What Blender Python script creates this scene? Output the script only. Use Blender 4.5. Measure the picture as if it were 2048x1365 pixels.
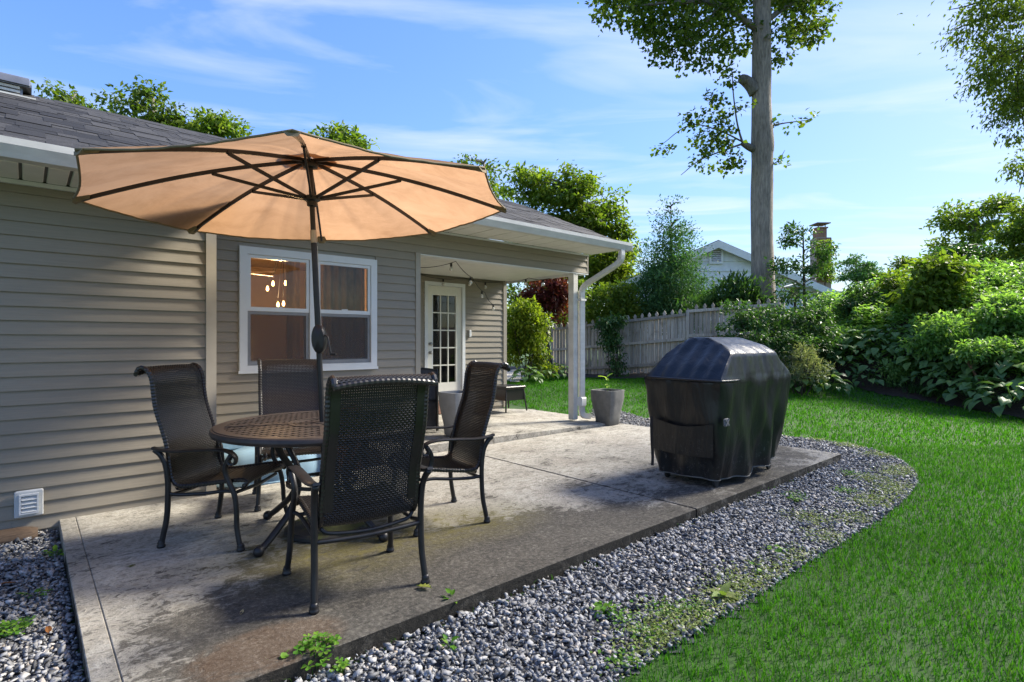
import bpy, math, random
import numpy as np
from mathutils import Vector, Matrix, noise as mnoise

for o in list(bpy.data.objects):
    bpy.data.objects.remove(o)
S = bpy.context.scene
COL = S.collection
R = math.radians
random.seed(7)
EYE = 1.33          # camera height over the patio

# ------------------------------------------------------------------ camera, sky, sun, exposure
cam_d = bpy.data.cameras.new('camera')
cam = bpy.data.objects.new('camera', cam_d)
COL.objects.link(cam)
cam.location = (0, 0, EYE)
cam.rotation_euler = (R(90), 0, 0)
cam_d.sensor_width = 36
cam_d.lens = 36 * 1103 / 2048
cam_d.clip_start = 0.05
cam_d.clip_end = 600
S.camera = cam

SUN_AZ = R(63.6)     # clockwise from +Y
SUN_EL = R(40)
SUN_DIR = Vector((math.sin(SUN_AZ) * math.cos(SUN_EL), math.cos(SUN_AZ) * math.cos(SUN_EL), math.sin(SUN_EL)))
W = bpy.data.worlds.new('World')
S.world = W
W.use_nodes = True
nt = W.node_tree
nt.nodes.clear()
wo = nt.nodes.new('ShaderNodeOutputWorld')
bg = nt.nodes.new('ShaderNodeBackground')
bg.inputs['Strength'].default_value = 0.149
sky = nt.nodes.new('ShaderNodeTexSky')
sky.sky_type = 'NISHITA'
sky.sun_disc = False
sky.sun_elevation = SUN_EL
sky.sun_rotation = SUN_AZ
sky.air_density = 1.0
sky.dust_density = 0.5
sky.ozone_density = 2.4
hs = nt.nodes.new('ShaderNodeHueSaturation')
hs.inputs['Saturation'].default_value = 1.22
hs.inputs['Hue'].default_value = .513
nt.links.new(sky.outputs[0], hs.inputs['Color'])
# a thin veil evens the bright sunward side out
bw = nt.nodes.new('ShaderNodeRGBToBW'); nt.links.new(hs.outputs[0], bw.inputs[0])
ma = nt.nodes.new('ShaderNodeMath'); ma.operation = 'MULTIPLY_ADD'; ma.inputs[1].default_value = .27; ma.inputs[2].default_value = 1.0
nt.links.new(bw.outputs[0], ma.inputs[0])
dv = nt.nodes.new('ShaderNodeMath'); dv.operation = 'DIVIDE'; dv.inputs[0].default_value = 1.0
nt.links.new(ma.outputs[0], dv.inputs[1])
vs_ = nt.nodes.new('ShaderNodeVectorMath'); vs_.operation = 'SCALE'
nt.links.new(hs.outputs[0], vs_.inputs[0]); nt.links.new(dv.outputs[0], vs_.inputs['Scale'])
# thin cirrus: stretched noise on the plane overhead
tc = nt.nodes.new('ShaderNodeTexCoord')
sep = nt.nodes.new('ShaderNodeSeparateXYZ')
nt.links.new(tc.outputs['Generated'], sep.inputs[0])
mz = nt.nodes.new('ShaderNodeMath'); mz.operation = 'MAXIMUM'; mz.inputs[1].default_value = 0.06
nt.links.new(sep.outputs['Z'], mz.inputs[0])
dx = nt.nodes.new('ShaderNodeMath'); dx.operation = 'DIVIDE'
dy = nt.nodes.new('ShaderNodeMath'); dy.operation = 'DIVIDE'
for d_, ax in ((dx, 'X'), (dy, 'Y')):
    nt.links.new(sep.outputs[ax], d_.inputs[0]); nt.links.new(mz.outputs[0], d_.inputs[1])
cmb = nt.nodes.new('ShaderNodeCombineXYZ')
nt.links.new(dx.outputs[0], cmb.inputs[0]); nt.links.new(dy.outputs[0], cmb.inputs[1])
mp = nt.nodes.new('ShaderNodeMapping')
mp.inputs['Rotation'].default_value = (0, 0, R(28))
mp.inputs['Scale'].default_value = (0.62, 1.7, 1)
mp.inputs['Location'].default_value = (3.1, 1.7, 0)
nt.links.new(cmb.outputs[0], mp.inputs['Vector'])
cn = nt.nodes.new('ShaderNodeTexNoise')
cn.inputs['Scale'].default_value = 1.0; cn.inputs['Detail'].default_value = 9
cn.inputs['Roughness'].default_value = 0.52; cn.inputs['Distortion'].default_value = 0.8
nt.links.new(mp.outputs[0], cn.inputs['Vector'])
cr = nt.nodes.new('ShaderNodeValToRGB')
cr.color_ramp.elements[0].position = 0.47; cr.color_ramp.elements[0].color = (0, 0, 0, 1)
cr.color_ramp.elements[1].position = 0.80; cr.color_ramp.elements[1].color = (.72, .72, .72, 1)
nt.links.new(cn.outputs[0], cr.inputs[0])
cmix = nt.nodes.new('ShaderNodeMix'); cmix.data_type = 'RGBA'
cmix.inputs[7].default_value = (2.35, 2.5, 2.75, 1)
nt.links.new(cr.outputs[0], cmix.inputs[0])
nt.links.new(vs_.outputs[0], cmix.inputs[6])
nt.links.new(cmix.outputs[2], bg.inputs['Color'])
nt.links.new(bg.outputs[0], wo.inputs[0])

sun_d = bpy.data.lights.new('sun', 'SUN')
sun_d.energy = 4.2
sun_d.angle = R(15)
sun_d.color = (1.0, 0.93, 0.82)
sun = bpy.data.objects.new('sun', sun_d)
COL.objects.link(sun)
sun.rotation_euler = (-SUN_DIR).to_track_quat('-Z', 'Y').to_euler()
sun.location = (20, 10, 25)

S.view_settings.view_transform = 'Standard'
S.view_settings.look = 'None'
S.view_settings.gamma = 1
S.view_settings.exposure = 1.6
S.view_settings.use_curve_mapping = False
S.render.engine = 'CYCLES'
S.cycles.use_denoising = True
S.cycles.max_bounces = 8
S.cycles.transparent_max_bounces = 12
S.cycles.transmission_bounces = 6
S.cycles.sample_clamp_indirect = 6

# ------------------------------------------------------------------ helpers
def at(px, py, Y):
    """world point at depth Y seen at a place of the photograph (camera stands at the origin, looks along +Y)"""
    return Vector(((px - 1024) / 1103 * Y, Y, EYE + (682 - py) / 1103 * Y))

def tag(o, label=None, cat=None, group=None, kind=None):
    if label: o['label'] = label
    if cat: o['category'] = cat
    if group: o['group'] = group
    if kind: o['kind'] = kind
    return o

def empty(name, loc=(0, 0, 0), rz=0, parent=None):
    o = bpy.data.objects.new(name, None)
    o.empty_display_size = 0.1
    COL.objects.link(o)
    o.location = loc
    o.rotation_euler = (0, 0, rz)
    if parent: o.parent = parent
    return o

def link(name, me, parent=None):
    o = bpy.data.objects.new(name, me)
    COL.objects.link(o)
    if parent: o.parent = parent
    return o

class MB:
    """collects geometry for ONE mesh"""
    def __init__(self):
        self.v = []; self.f = []; self.mi = []; self.cur = 0
    def _add(self, vs, fs):
        b = len(self.v)
        self.v.extend([tuple(p) for p in vs])
        for f in fs:
            self.f.append(tuple(b + i for i in f)); self.mi.append(self.cur)
        return self
    def box(self, a, b, bev=0.0):
        x0, y0, z0 = a; x1, y1, z1 = b
        if bev <= 0:
            vs = [(x0, y0, z0), (x1, y0, z0), (x1, y1, z0), (x0, y1, z0), (x0, y0, z1), (x1, y0, z1), (x1, y1, z1), (x0, y1, z1)]
            return self._add(vs, [(0, 3, 2, 1), (4, 5, 6, 7), (0, 1, 5, 4), (1, 2, 6, 5), (2, 3, 7, 6), (3, 0, 4, 7)])
        c = bev
        rings = []
        for z, i in ((z0, c), (z0 + c, 0), (z1 - c, 0), (z1, c)):
            rings.append([(x0 + i, y0 + c, z) if 0 else p for p in self._oct(x0 + i, y0 + i, x1 - i, y1 - i, c * .6, z)])
        vs = [p for r in rings for p in r]
        n = 8
        fs = []
        for k in range(3):
            for j in range(n):
                fs.append((k * n + j, k * n + (j + 1) % n, (k + 1) * n + (j + 1) % n, (k + 1) * n + j))
        fs.append(tuple(reversed(range(n)))); fs.append(tuple(3 * n + j for j in range(n)))
        return self._add(vs, fs)
    def _oct(self, x0, y0, x1, y1, c, z):
        return [(x0 + c, y0, z), (x1 - c, y0, z), (x1, y0 + c, z), (x1, y1 - c, z), (x1 - c, y1, z), (x0 + c, y1, z), (x0, y1 - c, z), (x0, y0 + c, z)]
    def xbox(self, M, a, b, bev=0.0):
        b0 = len(self.v)
        self.box(a, b, bev)
        for i in range(b0, len(self.v)):
            self.v[i] = tuple(M @ Vector(self.v[i]))
        return self
    def prism(self, poly, axis, a, b):
        """poly: 2-D outline; extruded along axis 'x','y' or 'z' between a and b"""
        n = len(poly)
        def P(p, t):
            if axis == 'x': return (t, p[0], p[1])
            if axis == 'y': return (p[0], t, p[1])
            return (p[0], p[1], t)
        vs = [P(p, a) for p in poly] + [P(p, b) for p in poly]
        fs = [(i, (i + 1) % n, n + (i + 1) % n, n + i) for i in range(n)]
        fs.append(tuple(reversed(range(n)))); fs.append(tuple(range(n, 2 * n)))
        return self._add(vs, fs)
    def tube(self, pts, rad, seg=8, flat=None, up=None, cap=True):
        """tube along points; rad a number or list; flat=(w,h) gives an elliptical/flat section"""
        pts = [Vector(p) for p in pts]
        n = len(pts)
        if not hasattr(rad, '__len__'): rad = [rad] * n
        t0 = (pts[1] - pts[0]).normalized()
        ref = Vector(up) if up else (Vector((0, 0, 1)) if abs(t0.z) < .9 else Vector((1, 0, 0)))
        nrm = (ref - t0 * ref.dot(t0)).normalized()
        vs = []
        for i in range(n):
            if i == 0: t = t0
            elif i == n - 1: t = (pts[i] - pts[i - 1]).normalized()
            else:
                t = (pts[i + 1] - pts[i - 1])
                t = t.normalized() if t.length > 1e-9 else t0
            nrm = (nrm - t * nrm.dot(t))
            nrm = nrm.normalized() if nrm.length > 1e-6 else Vector((1, 0, 0))
            bn = t.cross(nrm)
            fw, fh = flat if flat else (1, 1)
            for k in range(seg):
                a = 2 * math.pi * (k + .5) / seg
                vs.append(pts[i] + bn * (math.cos(a) * rad[i] * fw) + nrm * (math.sin(a) * rad[i] * fh))
        fs = []
        for i in range(n - 1):
            for k in range(seg):
                fs.append((i * seg + k, i * seg + (k + 1) % seg, (i + 1) * seg + (k + 1) % seg, (i + 1) * seg + k))
        if cap:
            fs.append(tuple(reversed(range(seg)))); fs.append(tuple((n - 1) * seg + k for k in range(seg)))
        return self._add(vs, fs)
    def lathe(self, prof, seg=24, c=(0, 0, 0), square=False):
        """prof: (r, z) pairs, closed with caps where r > 0"""
        vs = []
        for r, z in prof:
            for k in range(seg):
                a = 2 * math.pi * k / seg
                vs.append((c[0] + r * math.cos(a), c[1] + r * math.sin(a), c[2] + z))
        fs = []
        for i in range(len(prof) - 1):
            for k in range(seg):
                fs.append((i * seg + k, i * seg + (k + 1) % seg, (i + 1) * seg + (k + 1) % seg, (i + 1) * seg + k))
        fs.append(tuple(reversed(range(seg)))); fs.append(tuple((len(prof) - 1) * seg + k for k in range(seg)))
        return self._add(vs, fs)
    def grid(self, P, nu, nv, close_u=False):
        vs = [P(i, j) for j in range(nv) for i in range(nu)]
        fs = []
        for j in range(nv - 1):
            for i in range(nu if close_u else nu - 1):
                i2 = (i + 1) % nu
                fs.append((j * nu + i, j * nu + i2, (j + 1) * nu + i2, (j + 1) * nu + i))
        return self._add(vs, fs)
    def mesh(self, name, mats, smooth=False, angle=None):
        me = bpy.data.meshes.new(name)
        me.from_pydata(self.v, [], self.f)
        for m in (mats if isinstance(mats, (list, tuple)) else [mats]):
            me.materials.append(m)
        if any(self.mi): me.polygons.foreach_set('material_index', self.mi)
        if smooth:
            me.polygons.foreach_set('use_smooth', [True] * len(me.polygons))
            if angle:
                try: me.set_sharp_from_angle(angle=R(angle))
                except Exception: pass
        me.update()
        return me
    def build(self, name, mats, parent=None, smooth=False, angle=None):
        return link(name, self.mesh(name, mats, smooth, angle), parent)

def np_mesh(name, V, F, mats, mi=None, smooth=False):
    """fast mesh from numpy arrays; F is (n,3) or (n,4)"""
    me = bpy.data.meshes.new(name)
    k = F.shape[1]
    me.vertices.add(len(V)); me.vertices.foreach_set('co', np.ascontiguousarray(V, dtype=np.float32).ravel())
    me.loops.add(F.size); me.loops.foreach_set('vertex_index', np.ascontiguousarray(F, dtype=np.int32).ravel())
    me.polygons.add(len(F))
    me.polygons.foreach_set('loop_start', np.arange(0, F.size, k, dtype=np.int32))
    me.polygons.foreach_set('loop_total', np.full(len(F), k, dtype=np.int32))
    for m in (mats if isinstance(mats, (list, tuple)) else [mats]): me.materials.append(m)
    if mi is not None: me.polygons.foreach_set('material_index', np.asarray(mi, dtype=np.int32))
    if smooth: me.polygons.foreach_set('use_smooth', np.ones(len(F), dtype=bool))
    me.update(calc_edges=True)
    me.validate()
    return me

def spline(pts, n=6):
    """Catmull-Rom through points"""
    P = [Vector(p) for p in pts]
    P = [P[0] * 2 - P[1]] + P + [P[-1] * 2 - P[-2]]
    out = []
    for i in range(1, len(P) - 2):
        for k in range(n):
            t = k / n
            a, b, c, d = P[i - 1], P[i], P[i + 1], P[i + 2]
            out.append(.5 * ((2 * b) + (c - a) * t + (2 * a - 5 * b + 4 * c - d) * t * t + (3 * b - a - 3 * c + d) * t ** 3))
    out.append(P[-2])
    return out

# ------------------------------------------------------------------ materials
def nodes(name):
    m = bpy.data.materials.new(name)
    m.use_nodes = True
    n = m.node_tree
    b = n.nodes['Principled BSDF']
    return m, n, b

def N(n, typ, **kw):
    x = n.nodes.new(typ)
    for k, v in kw.items():
        if k in ('operation', 'data_type', 'blend_type', 'interpolation_type', 'noise_dimensions', 'feature', 'wave_type', 'bands_direction', 'clamp'):
            setattr(x, k, v)
        else:
            x.inputs[k].default_value = v
    return x

def ramp(n, fac, stops):
    r = n.nodes.new('ShaderNodeValToRGB')
    el = r.color_ramp.elements
    while len(el) < len(stops): el.new(.5)
    for e, (p, c) in zip(el, stops):
        e.position = p
        e.color = (*c, 1) if len(c) == 3 else c
    n.links.new(fac, r.inputs[0])
    return r.outputs[0]

def mixc(n, fac, a, b, blend='MIX'):
    x = N(n, 'ShaderNodeMix', data_type='RGBA', blend_type=blend)
    for s, v in ((0, fac), (6, a), (7, b)):
        if hasattr(v, 'links') or hasattr(v, 'is_output'): n.links.new(v, x.inputs[s])
        elif s == 0: x.inputs[0].default_value = v
        else: x.inputs[s].default_value = (*v, 1)
    return x.outputs[2]

def mth(n, op, a, b=None, c=None):
    x = N(n, 'ShaderNodeMath', operation=op)
    for i, v in enumerate((a, b, c)):
        if v is None: continue
        if hasattr(v, 'is_output'): n.links.new(v, x.inputs[i])
        else: x.inputs[i].default_value = v
    return x.outputs[0]

def coords(n, kind='Object', scale=(1, 1, 1), rot=(0, 0, 0)):
    t = n.nodes.new('ShaderNodeTexCoord')
    m = n.nodes.new('ShaderNodeMapping')
    m.inputs['Scale'].default_value = scale
    m.inputs['Rotation'].default_value = rot
    n.links.new(t.outputs[kind], m.inputs['Vector'])
    return m.outputs[0]

def noise_fac(n, vec, scale, detail=6, rough=.6, dist=0):
    x = N(n, 'ShaderNodeTexNoise', Scale=scale, Detail=detail, Roughness=rough, Distortion=dist)
    n.links.new(vec, x.inputs['Vector'])
    return x.outputs[0]

def bump(n, b, h, strength=.3, dist=.01):
    x = N(n, 'ShaderNodeBump', Strength=strength, Distance=dist)
    n.links.new(h, x.inputs['Height'])
    n.links.new(x.outputs[0], b.inputs['Normal'])

def plain(name, col, rough=.55, metal=0, var=.12, vs=6, bmp=.0, bs=60, col2=None, scale=(1, 1, 1), spec=.5, island=0.0):
    """base colour broken up by two noises and a fine bump"""
    m, n, b = nodes(name)
    v = coords(n, scale=scale)
    f = noise_fac(n, v, vs, 8, .65)
    c2 = col2 or tuple(max(0, c * (1 - var * 1.6)) for c in col)
    c1 = tuple(min(1, c * (1 + var * .6)) for c in col)
    c = ramp(n, f, [(.3, c2), (.7, c1)])
    if island:
        g = n.nodes.new('ShaderNodeNewGeometry')
        oi = n.nodes.new('ShaderNodeObjectInfo')
        s = mth(n, 'FRACT', mth(n, 'ADD', g.outputs['Random Per Island'], oi.outputs['Random']))
        k = ramp(n, s, [(0, (1 - island,) * 3), (1, (1 + island * .5,) * 3)])
        c = mixc(n, 1.0, c, k, 'MULTIPLY')
    n.links.new(c, b.inputs['Base Color'])
    b.inputs['Roughness'].default_value = rough
    b.inputs['Metallic'].default_value = metal
    b.inputs['Specular IOR Level'].default_value = spec
    if bmp:
        bump(n, b, noise_fac(n, v, bs, 5, .6), bmp, .004)
    return m

def leafmat(name, cols, trans=.35, rough=.5, spec=.2, vein=False):
    """leaf: every leaf gets its own tone out of cols, light passes through"""
    m, n, b = nodes(name)
    g = n.nodes.new('ShaderNodeNewGeometry')
    oi = n.nodes.new('ShaderNodeObjectInfo')
    s = mth(n, 'FRACT', mth(n, 'ADD', g.outputs['Random Per Island'], mth(n, 'MULTIPLY', oi.outputs['Random'], 7.3)))
    st = [(i / max(1, len(cols) - 1), c) for i, c in enumerate(cols)]
    c = ramp(n, s, st)
    n.links.new(c, b.inputs['Base Color'])
    b.inputs['Roughness'].default_value = rough
    b.inputs['Specular IOR Level'].default_value = spec
    tr = n.nodes.new('ShaderNodeBsdfTranslucent')
    tcol = mixc(n, 1.0, c, (1.35, 1.5, .55), 'MULTIPLY')
    n.links.new(tcol, tr.inputs['Color'])
    mx = n.nodes.new('ShaderNodeMixShader')
    mx.inputs[0].default_value = trans
    n.links.new(b.outputs[0], mx.inputs[1]); n.links.new(tr.outputs[0], mx.inputs[2])
    n.links.new(mx.outputs[0], n.nodes['Material Output'].inputs['Surface'])
    return m

def siding_mat(name, col):
    m, n, b = nodes(name)
    v = coords(n, scale=(.6, .6, 14))
    f = noise_fac(n, v, 9, 6, .6)
    v2 = coords(n)
    f2 = noise_fac(n, v2, 1.6, 6, .7)
    c = ramp(n, f, [(.3, tuple(x * .9 for x in col)), (.7, tuple(x * 1.06 for x in col))])
    c = mixc(n, mth(n, 'MULTIPLY', ramp(n, f2, [(.5, (0, 0, 0)), (.75, (1, 1, 1))]), .22), c, tuple(x * .62 for x in col))
    n.links.new(c, b.inputs['Base Color'])
    b.inputs['Roughness'].default_value = .52
    b.inputs['Specular IOR Level'].default_value = .35
    bump(n, b, f, .12, .004)
    return m

def weathered_wood(name, a, bcol, grain=(30, 30, 1.2)):
    m, n, b = nodes(name)
    v = coords(n, scale=grain)
    f = noise_fac(n, v, 3, 8, .65, .4)
    oi = n.nodes.new('ShaderNodeObjectInfo')
    c = ramp(n, f, [(.28, bcol), (.72, a)])
    k = ramp(n, oi.outputs['Random'], [(0, (.62, .62, .62)), (1, (1.18, 1.18, 1.18))])
    c = mixc(n, 1, c, k, 'MULTIPLY')
    st = noise_fac(n, coords(n), 2.3, 6, .7)
    c = mixc(n, mth(n, 'MULTIPLY', ramp(n, st, [(.52, (0, 0, 0)), (.7, (1, 1, 1))]), .55), c, tuple(x * .35 for x in bcol))
    n.links.new(c, b.inputs['Base Color'])
    b.inputs['Roughness'].default_value = .85
    bump(n, b, f, .5, .006)
    return m

def concrete_mat():
    """old broom-finished slab: pale concrete, black and brown algae, green film by the table; coordinates run along the house"""
    m, n, b = nodes('stained_concrete')
    v = coords(n)
    n1 = noise_fac(n, v, 1.9, 14, .70, .35)
    n2 = noise_fac(n, coords(n, scale=(1, 1.7, 1), rot=(0, 0, R(20))), 9, 12, .74, .8)
    n3 = noise_fac(n, v, 38, 8, .72)
    def sharp(f, k):
        x = N(n, 'ShaderNodeMath', operation='MULTIPLY_ADD'); n.links.new(f, x.inputs[0]); x.inputs[1].default_value = k; x.inputs[2].default_value = .5 - .5 * k
        x.use_clamp = True
        return x.outputs[0]
    n1, n2, n3 = sharp(n1, 3.0), sharp(n2, 3.0), sharp(n3, 2.6)
    grit = noise_fac(n, v, 150, 3, .7)
    pit = noise_fac(n, v, 62, 4, .6)
    base = ramp(n, n2, [(.10, (.20, .185, .155)), (.50, (.37, .35, .305)), (.90, (.50, .48, .43))])
    base = mixc(n, 1, base, ramp(n, n3, [(.1, (.66, .65, .62)), (.8, (1.12, 1.12, 1.1))]), 'MULTIPLY')
    sp = n.nodes.new('ShaderNodeSeparateXYZ'); n.links.new(v, sp.inputs[0])
    def blob(cx, cy, rx, ry, k=1.0):
        ax = mth(n, 'DIVIDE', mth(n, 'SUBTRACT', sp.outputs[0], cx), rx)
        ay = mth(n, 'DIVIDE', mth(n, 'SUBTRACT', sp.outputs[1], cy), ry)
        d = mth(n, 'SQRT', mth(n, 'ADD', mth(n, 'MULTIPLY', ax, ax), mth(n, 'MULTIPLY', ay, ay)))
        return mth(n, 'MULTIPLY', mth(n, 'MAXIMUM', mth(n, 'SUBTRACT', 1.0, d), 0.0), k)
    def add(*a):
        o = a[0]
        for q in a[1:]: o = mth(n, 'ADD', o, q)
        return o
    # dark algae where the slab keeps wet: along the front edge and by the grill; shade by the table painted in
    damp_shade = add(blob(1.75, 2.70, 1.55, .95, 1.15), blob(3.0, 2.6, 1.7, .75, 1.0), blob(.95, 2.45, .95, .75, 1.0), blob(4.0, 2.25, 2.6, .30, .5), blob(5.3, 2.55, 1.5, .50, .9),
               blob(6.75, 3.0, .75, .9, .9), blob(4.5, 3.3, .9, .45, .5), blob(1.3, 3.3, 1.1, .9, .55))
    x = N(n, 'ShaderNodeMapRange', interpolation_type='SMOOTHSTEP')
    n.links.new(add(mth(n, 'MULTIPLY', damp_shade, .42), mth(n, 'MULTIPLY', n1, .34), mth(n, 'MULTIPLY', n2, .42), mth(n, 'MULTIPLY', n3, .26)), x.inputs[0])
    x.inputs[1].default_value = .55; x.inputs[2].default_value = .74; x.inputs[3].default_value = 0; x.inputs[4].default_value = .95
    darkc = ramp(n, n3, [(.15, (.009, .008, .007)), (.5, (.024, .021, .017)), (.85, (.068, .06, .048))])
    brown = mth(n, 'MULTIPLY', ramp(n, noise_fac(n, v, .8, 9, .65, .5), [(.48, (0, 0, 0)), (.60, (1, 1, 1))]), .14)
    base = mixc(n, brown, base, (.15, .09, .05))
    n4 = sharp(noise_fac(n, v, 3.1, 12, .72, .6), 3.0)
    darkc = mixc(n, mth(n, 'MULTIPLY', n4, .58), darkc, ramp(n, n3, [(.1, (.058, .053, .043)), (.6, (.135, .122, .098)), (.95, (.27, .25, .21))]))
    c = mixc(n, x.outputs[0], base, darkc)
    gr = mth(n, 'MULTIPLY', mth(n, 'MINIMUM', add(blob(1.6, 3.55, 1.0, .85, 1.5), blob(2.5, 3.25, .7, .5, 1.3)), 1.0), mth(n, 'MULTIPLY', n2, 1.15))
    c = mixc(n, mth(n, 'MULTIPLY', gr, .8), c, (.12, .10, .018))
    rust = mth(n, 'MULTIPLY', blob(.80, 2.50, .36, .22, 2.0), mth(n, 'MULTIPLY', n2, .85))
    c = mixc(n, mth(n, 'MINIMUM', rust, .22), c, (.17, .075, .02))
    c = mixc(n, ramp(n, grit, [(.60, (0, 0, 0)), (.67, (.40, .40, .40))]), c, (.36, .34, .30))
    c = mixc(n, ramp(n, pit, [(.30, (.75, .75, .75)), (.37, (0, 0, 0))]), c, (.035, .03, .024))
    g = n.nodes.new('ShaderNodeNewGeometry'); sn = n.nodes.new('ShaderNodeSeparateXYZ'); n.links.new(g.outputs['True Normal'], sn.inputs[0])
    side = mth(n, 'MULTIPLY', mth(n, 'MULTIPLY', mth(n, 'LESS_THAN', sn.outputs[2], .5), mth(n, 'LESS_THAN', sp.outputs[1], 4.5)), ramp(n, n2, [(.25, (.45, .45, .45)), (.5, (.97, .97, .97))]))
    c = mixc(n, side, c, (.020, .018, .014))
    n.links.new(c, b.inputs['Base Color'])
    b.inputs['Roughness'].default_value = .85
    b.inputs['Specular IOR Level'].default_value = .3
    h = mth(n, 'ADD', mth(n, 'MULTIPLY', n2, .8), mth(n, 'ADD', mth(n, 'MULTIPLY', n3, .6), mth(n, 'MULTIPLY', grit, .25)))
    bump(n, b, h, .7, .008)
    return m

M = {}
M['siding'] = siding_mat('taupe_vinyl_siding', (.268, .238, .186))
M['trim'] = plain('taupe_trim', (.33, .295, .235), .5, var=.06)
M['white'] = plain('white_vinyl', (.64, .66, .66), .45, var=.05, vs=3)
M['gutter'] = plain('painted_aluminium', (.62, .61, .57), .4, var=.12, vs=4, scale=(1, 1, 3))
M['soffit'] = plain('soffit_vinyl', (.72, .71, .65), .5, var=.05)
M['soffit_gap_shade'] = plain('soffit_gap_shade', (.20, .19, .17), .8)  # dark backing: groove shadow painted as colour behind soffit and ceiling boards
M['post'] = plain('old_white_paint', (.62, .60, .54), .6, var=.16, vs=5, bmp=.15)
M['shingle'] = plain('asphalt_shingle', (.038, .037, .036), .75, var=.35, vs=60, bmp=.6, bs=220, island=.7, spec=.32)
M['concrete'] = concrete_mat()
M['black_metal'] = plain('bronze_black_metal', (.022, .021, .022), .42, metal=.25, var=.3, vs=14, bmp=.12, bs=90)
M['wicker'] = plain('dark_wicker', (.012, .0095, .0085), .33, var=.3, vs=30, spec=.65, island=.3)
M['table_top'] = plain('worn_bronze', (.050, .037, .031), .5, metal=.15, var=.45, vs=9, col2=(.022, .017, .015), bmp=.15)
M['steel'] = plain('grey_steel', (.32, .32, .31), .35, metal=.8, var=.1)
M['rubber'] = plain('black_rubber', (.014, .014, .014), .7)
M['lawn_soil'] = plain('lawn_soil', (.035, .085, .012), .95, var=.4, vs=3, col2=(.022, .05, .01))
M['soil'] = plain('bark_mulch', (.045, .030, .021), .95, var=.5, vs=26, bmp=.9, bs=60)
M['gravel_bed'] = plain('gravel_bed', (.07, .075, .085), .95, var=.5, vs=60, bmp=.8, bs=90)
# ------------------------------------------------------------------ lie of the land
HROT = R(41.43)                       # the house and its slab stand turned to the camera
CA, SA = math.cos(HROT), math.sin(HROT)
def L(hx, hy, z=0):                   # house coordinates -> world
    return Vector((hx * CA - hy * SA, hx * SA + hy * CA, z))
def G(px, py, z=0):                   # point of the level z seen at a place of the photograph
    Y = (z - EYE) * 1103 / (682 - py)
    return Vector(((px - 1024) / 1103 * Y, Y, z))

def sstep(t):
    t = np.clip(t, 0, 1)
    return t * t * (3 - 2 * t)
EDGE_Y = [-5, 0, 5, 8, 9.4, 10.3, 11.5, 12.4, 12.9, 13.4, 15, 40]
EDGE_X = [12, 11, 10.2, 9.45, 9.0, 8.65, 8.15, 7.6, 7.1, 6.9, 7.2, 9]
def edge_x(Y): return np.interp(Y, EDGE_Y, EDGE_X)
def gz(X, Y):
    X = np.asarray(X, float); Y = np.asarray(Y, float)
    h = -.10 + .40 * sstep((Y - 8.0) / 6.5)
    h = h + .45 * sstep((X - 3.0) / 4.5) * sstep((Y - 11.5) / 3.0)
    d = np.clip(X - edge_x(Y), 0, 30)
    h = h + 2.3 * (1 - np.exp(-d * .30)) * sstep(d / 1.2 + .05)
    return h
def gzf(X, Y): return float(gz(X, Y))

def inside(P, poly):
    x, y = P[:, 0], P[:, 1]
    c = np.zeros(len(P), bool)
    n = len(poly)
    for i in range(n):
        x0, y0 = poly[i][:2]; x1, y1 = poly[(i + 1) % n][:2]
        m = ((y0 > y) != (y1 > y))
        with np.errstate(divide='ignore', invalid='ignore'):
            c ^= m & (x < (x1 - x0) * (y - y0) / (y1 - y0 + 1e-12) + x0)
    return c

CURVE_PX = [(1190, 822), (1290, 843), (1420, 857), (1570, 872), (1700, 890), (1790, 914), (1832, 950), (1822, 985), (1770, 1030), (1700, 1075),
            (1600, 1135), (1500, 1200), (1400, 1262), (1310, 1315), (1210, 1385), (1130, 1470), (1060, 1600)]
curve = [G(px, py, -.08) for px, py in CURVE_PX]
curve = spline(curve, 5)
GRAVEL = [tuple(p[:2]) for p in curve] + [tuple(L(.1, .9)[:2]), tuple(L(-3.5, .9)[:2]), tuple(L(-3.5, 5.36)[:2]), tuple(L(.18, 5.36)[:2]), tuple(L(.18, 2.30)[:2]),
          tuple(L(7.23, 2.30)[:2]), tuple(L(7.23, 6.2)[:2])]
WELL = [tuple(L(*p)[:2]) for p in ((1.22, 5.335), (3.7, 5.335), (3.7, 6.0), (1.22, 6.0))]
SLAB = [tuple(L(*p)[:2]) for p in ((.185, 2.305), (7.225, 2.305), (7.225, 8.3), (.185, 8.3))]
HOUSE = [tuple(L(*p)[:2]) for p in ((-6, 5.3), (1.3, 5.3), (1.3, 6), (6.98, 6), (6.98, 14), (-6, 14))]
FA = Vector((1.285, 17.5, 0)); FB = Vector((6.45, 13.15, 0))      # line of the picket fence
FDIR = (FB - FA).normalized(); FN = Vector((FDIR.y, -FDIR.x, 0))  # FN points to the camera side
BED = [tuple((FA + FN * .9 + FDIR * -3.6)[:2]), tuple((FA + FN * 1.55 + FDIR * .2)[:2]), tuple((FA + FN * 1.15 + FDIR * 3.0)[:2]), tuple((FA + FN * .55 + FDIR * 3.6)[:2]), tuple((FA + FN * .5 + FDIR * 5.9)[:2]), tuple((FB + FN * .9)[:2]),
       tuple((FB - FN * 2.5)[:2]), tuple((FA - FN * 2.5 - FDIR * 3.6)[:2])]

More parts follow.
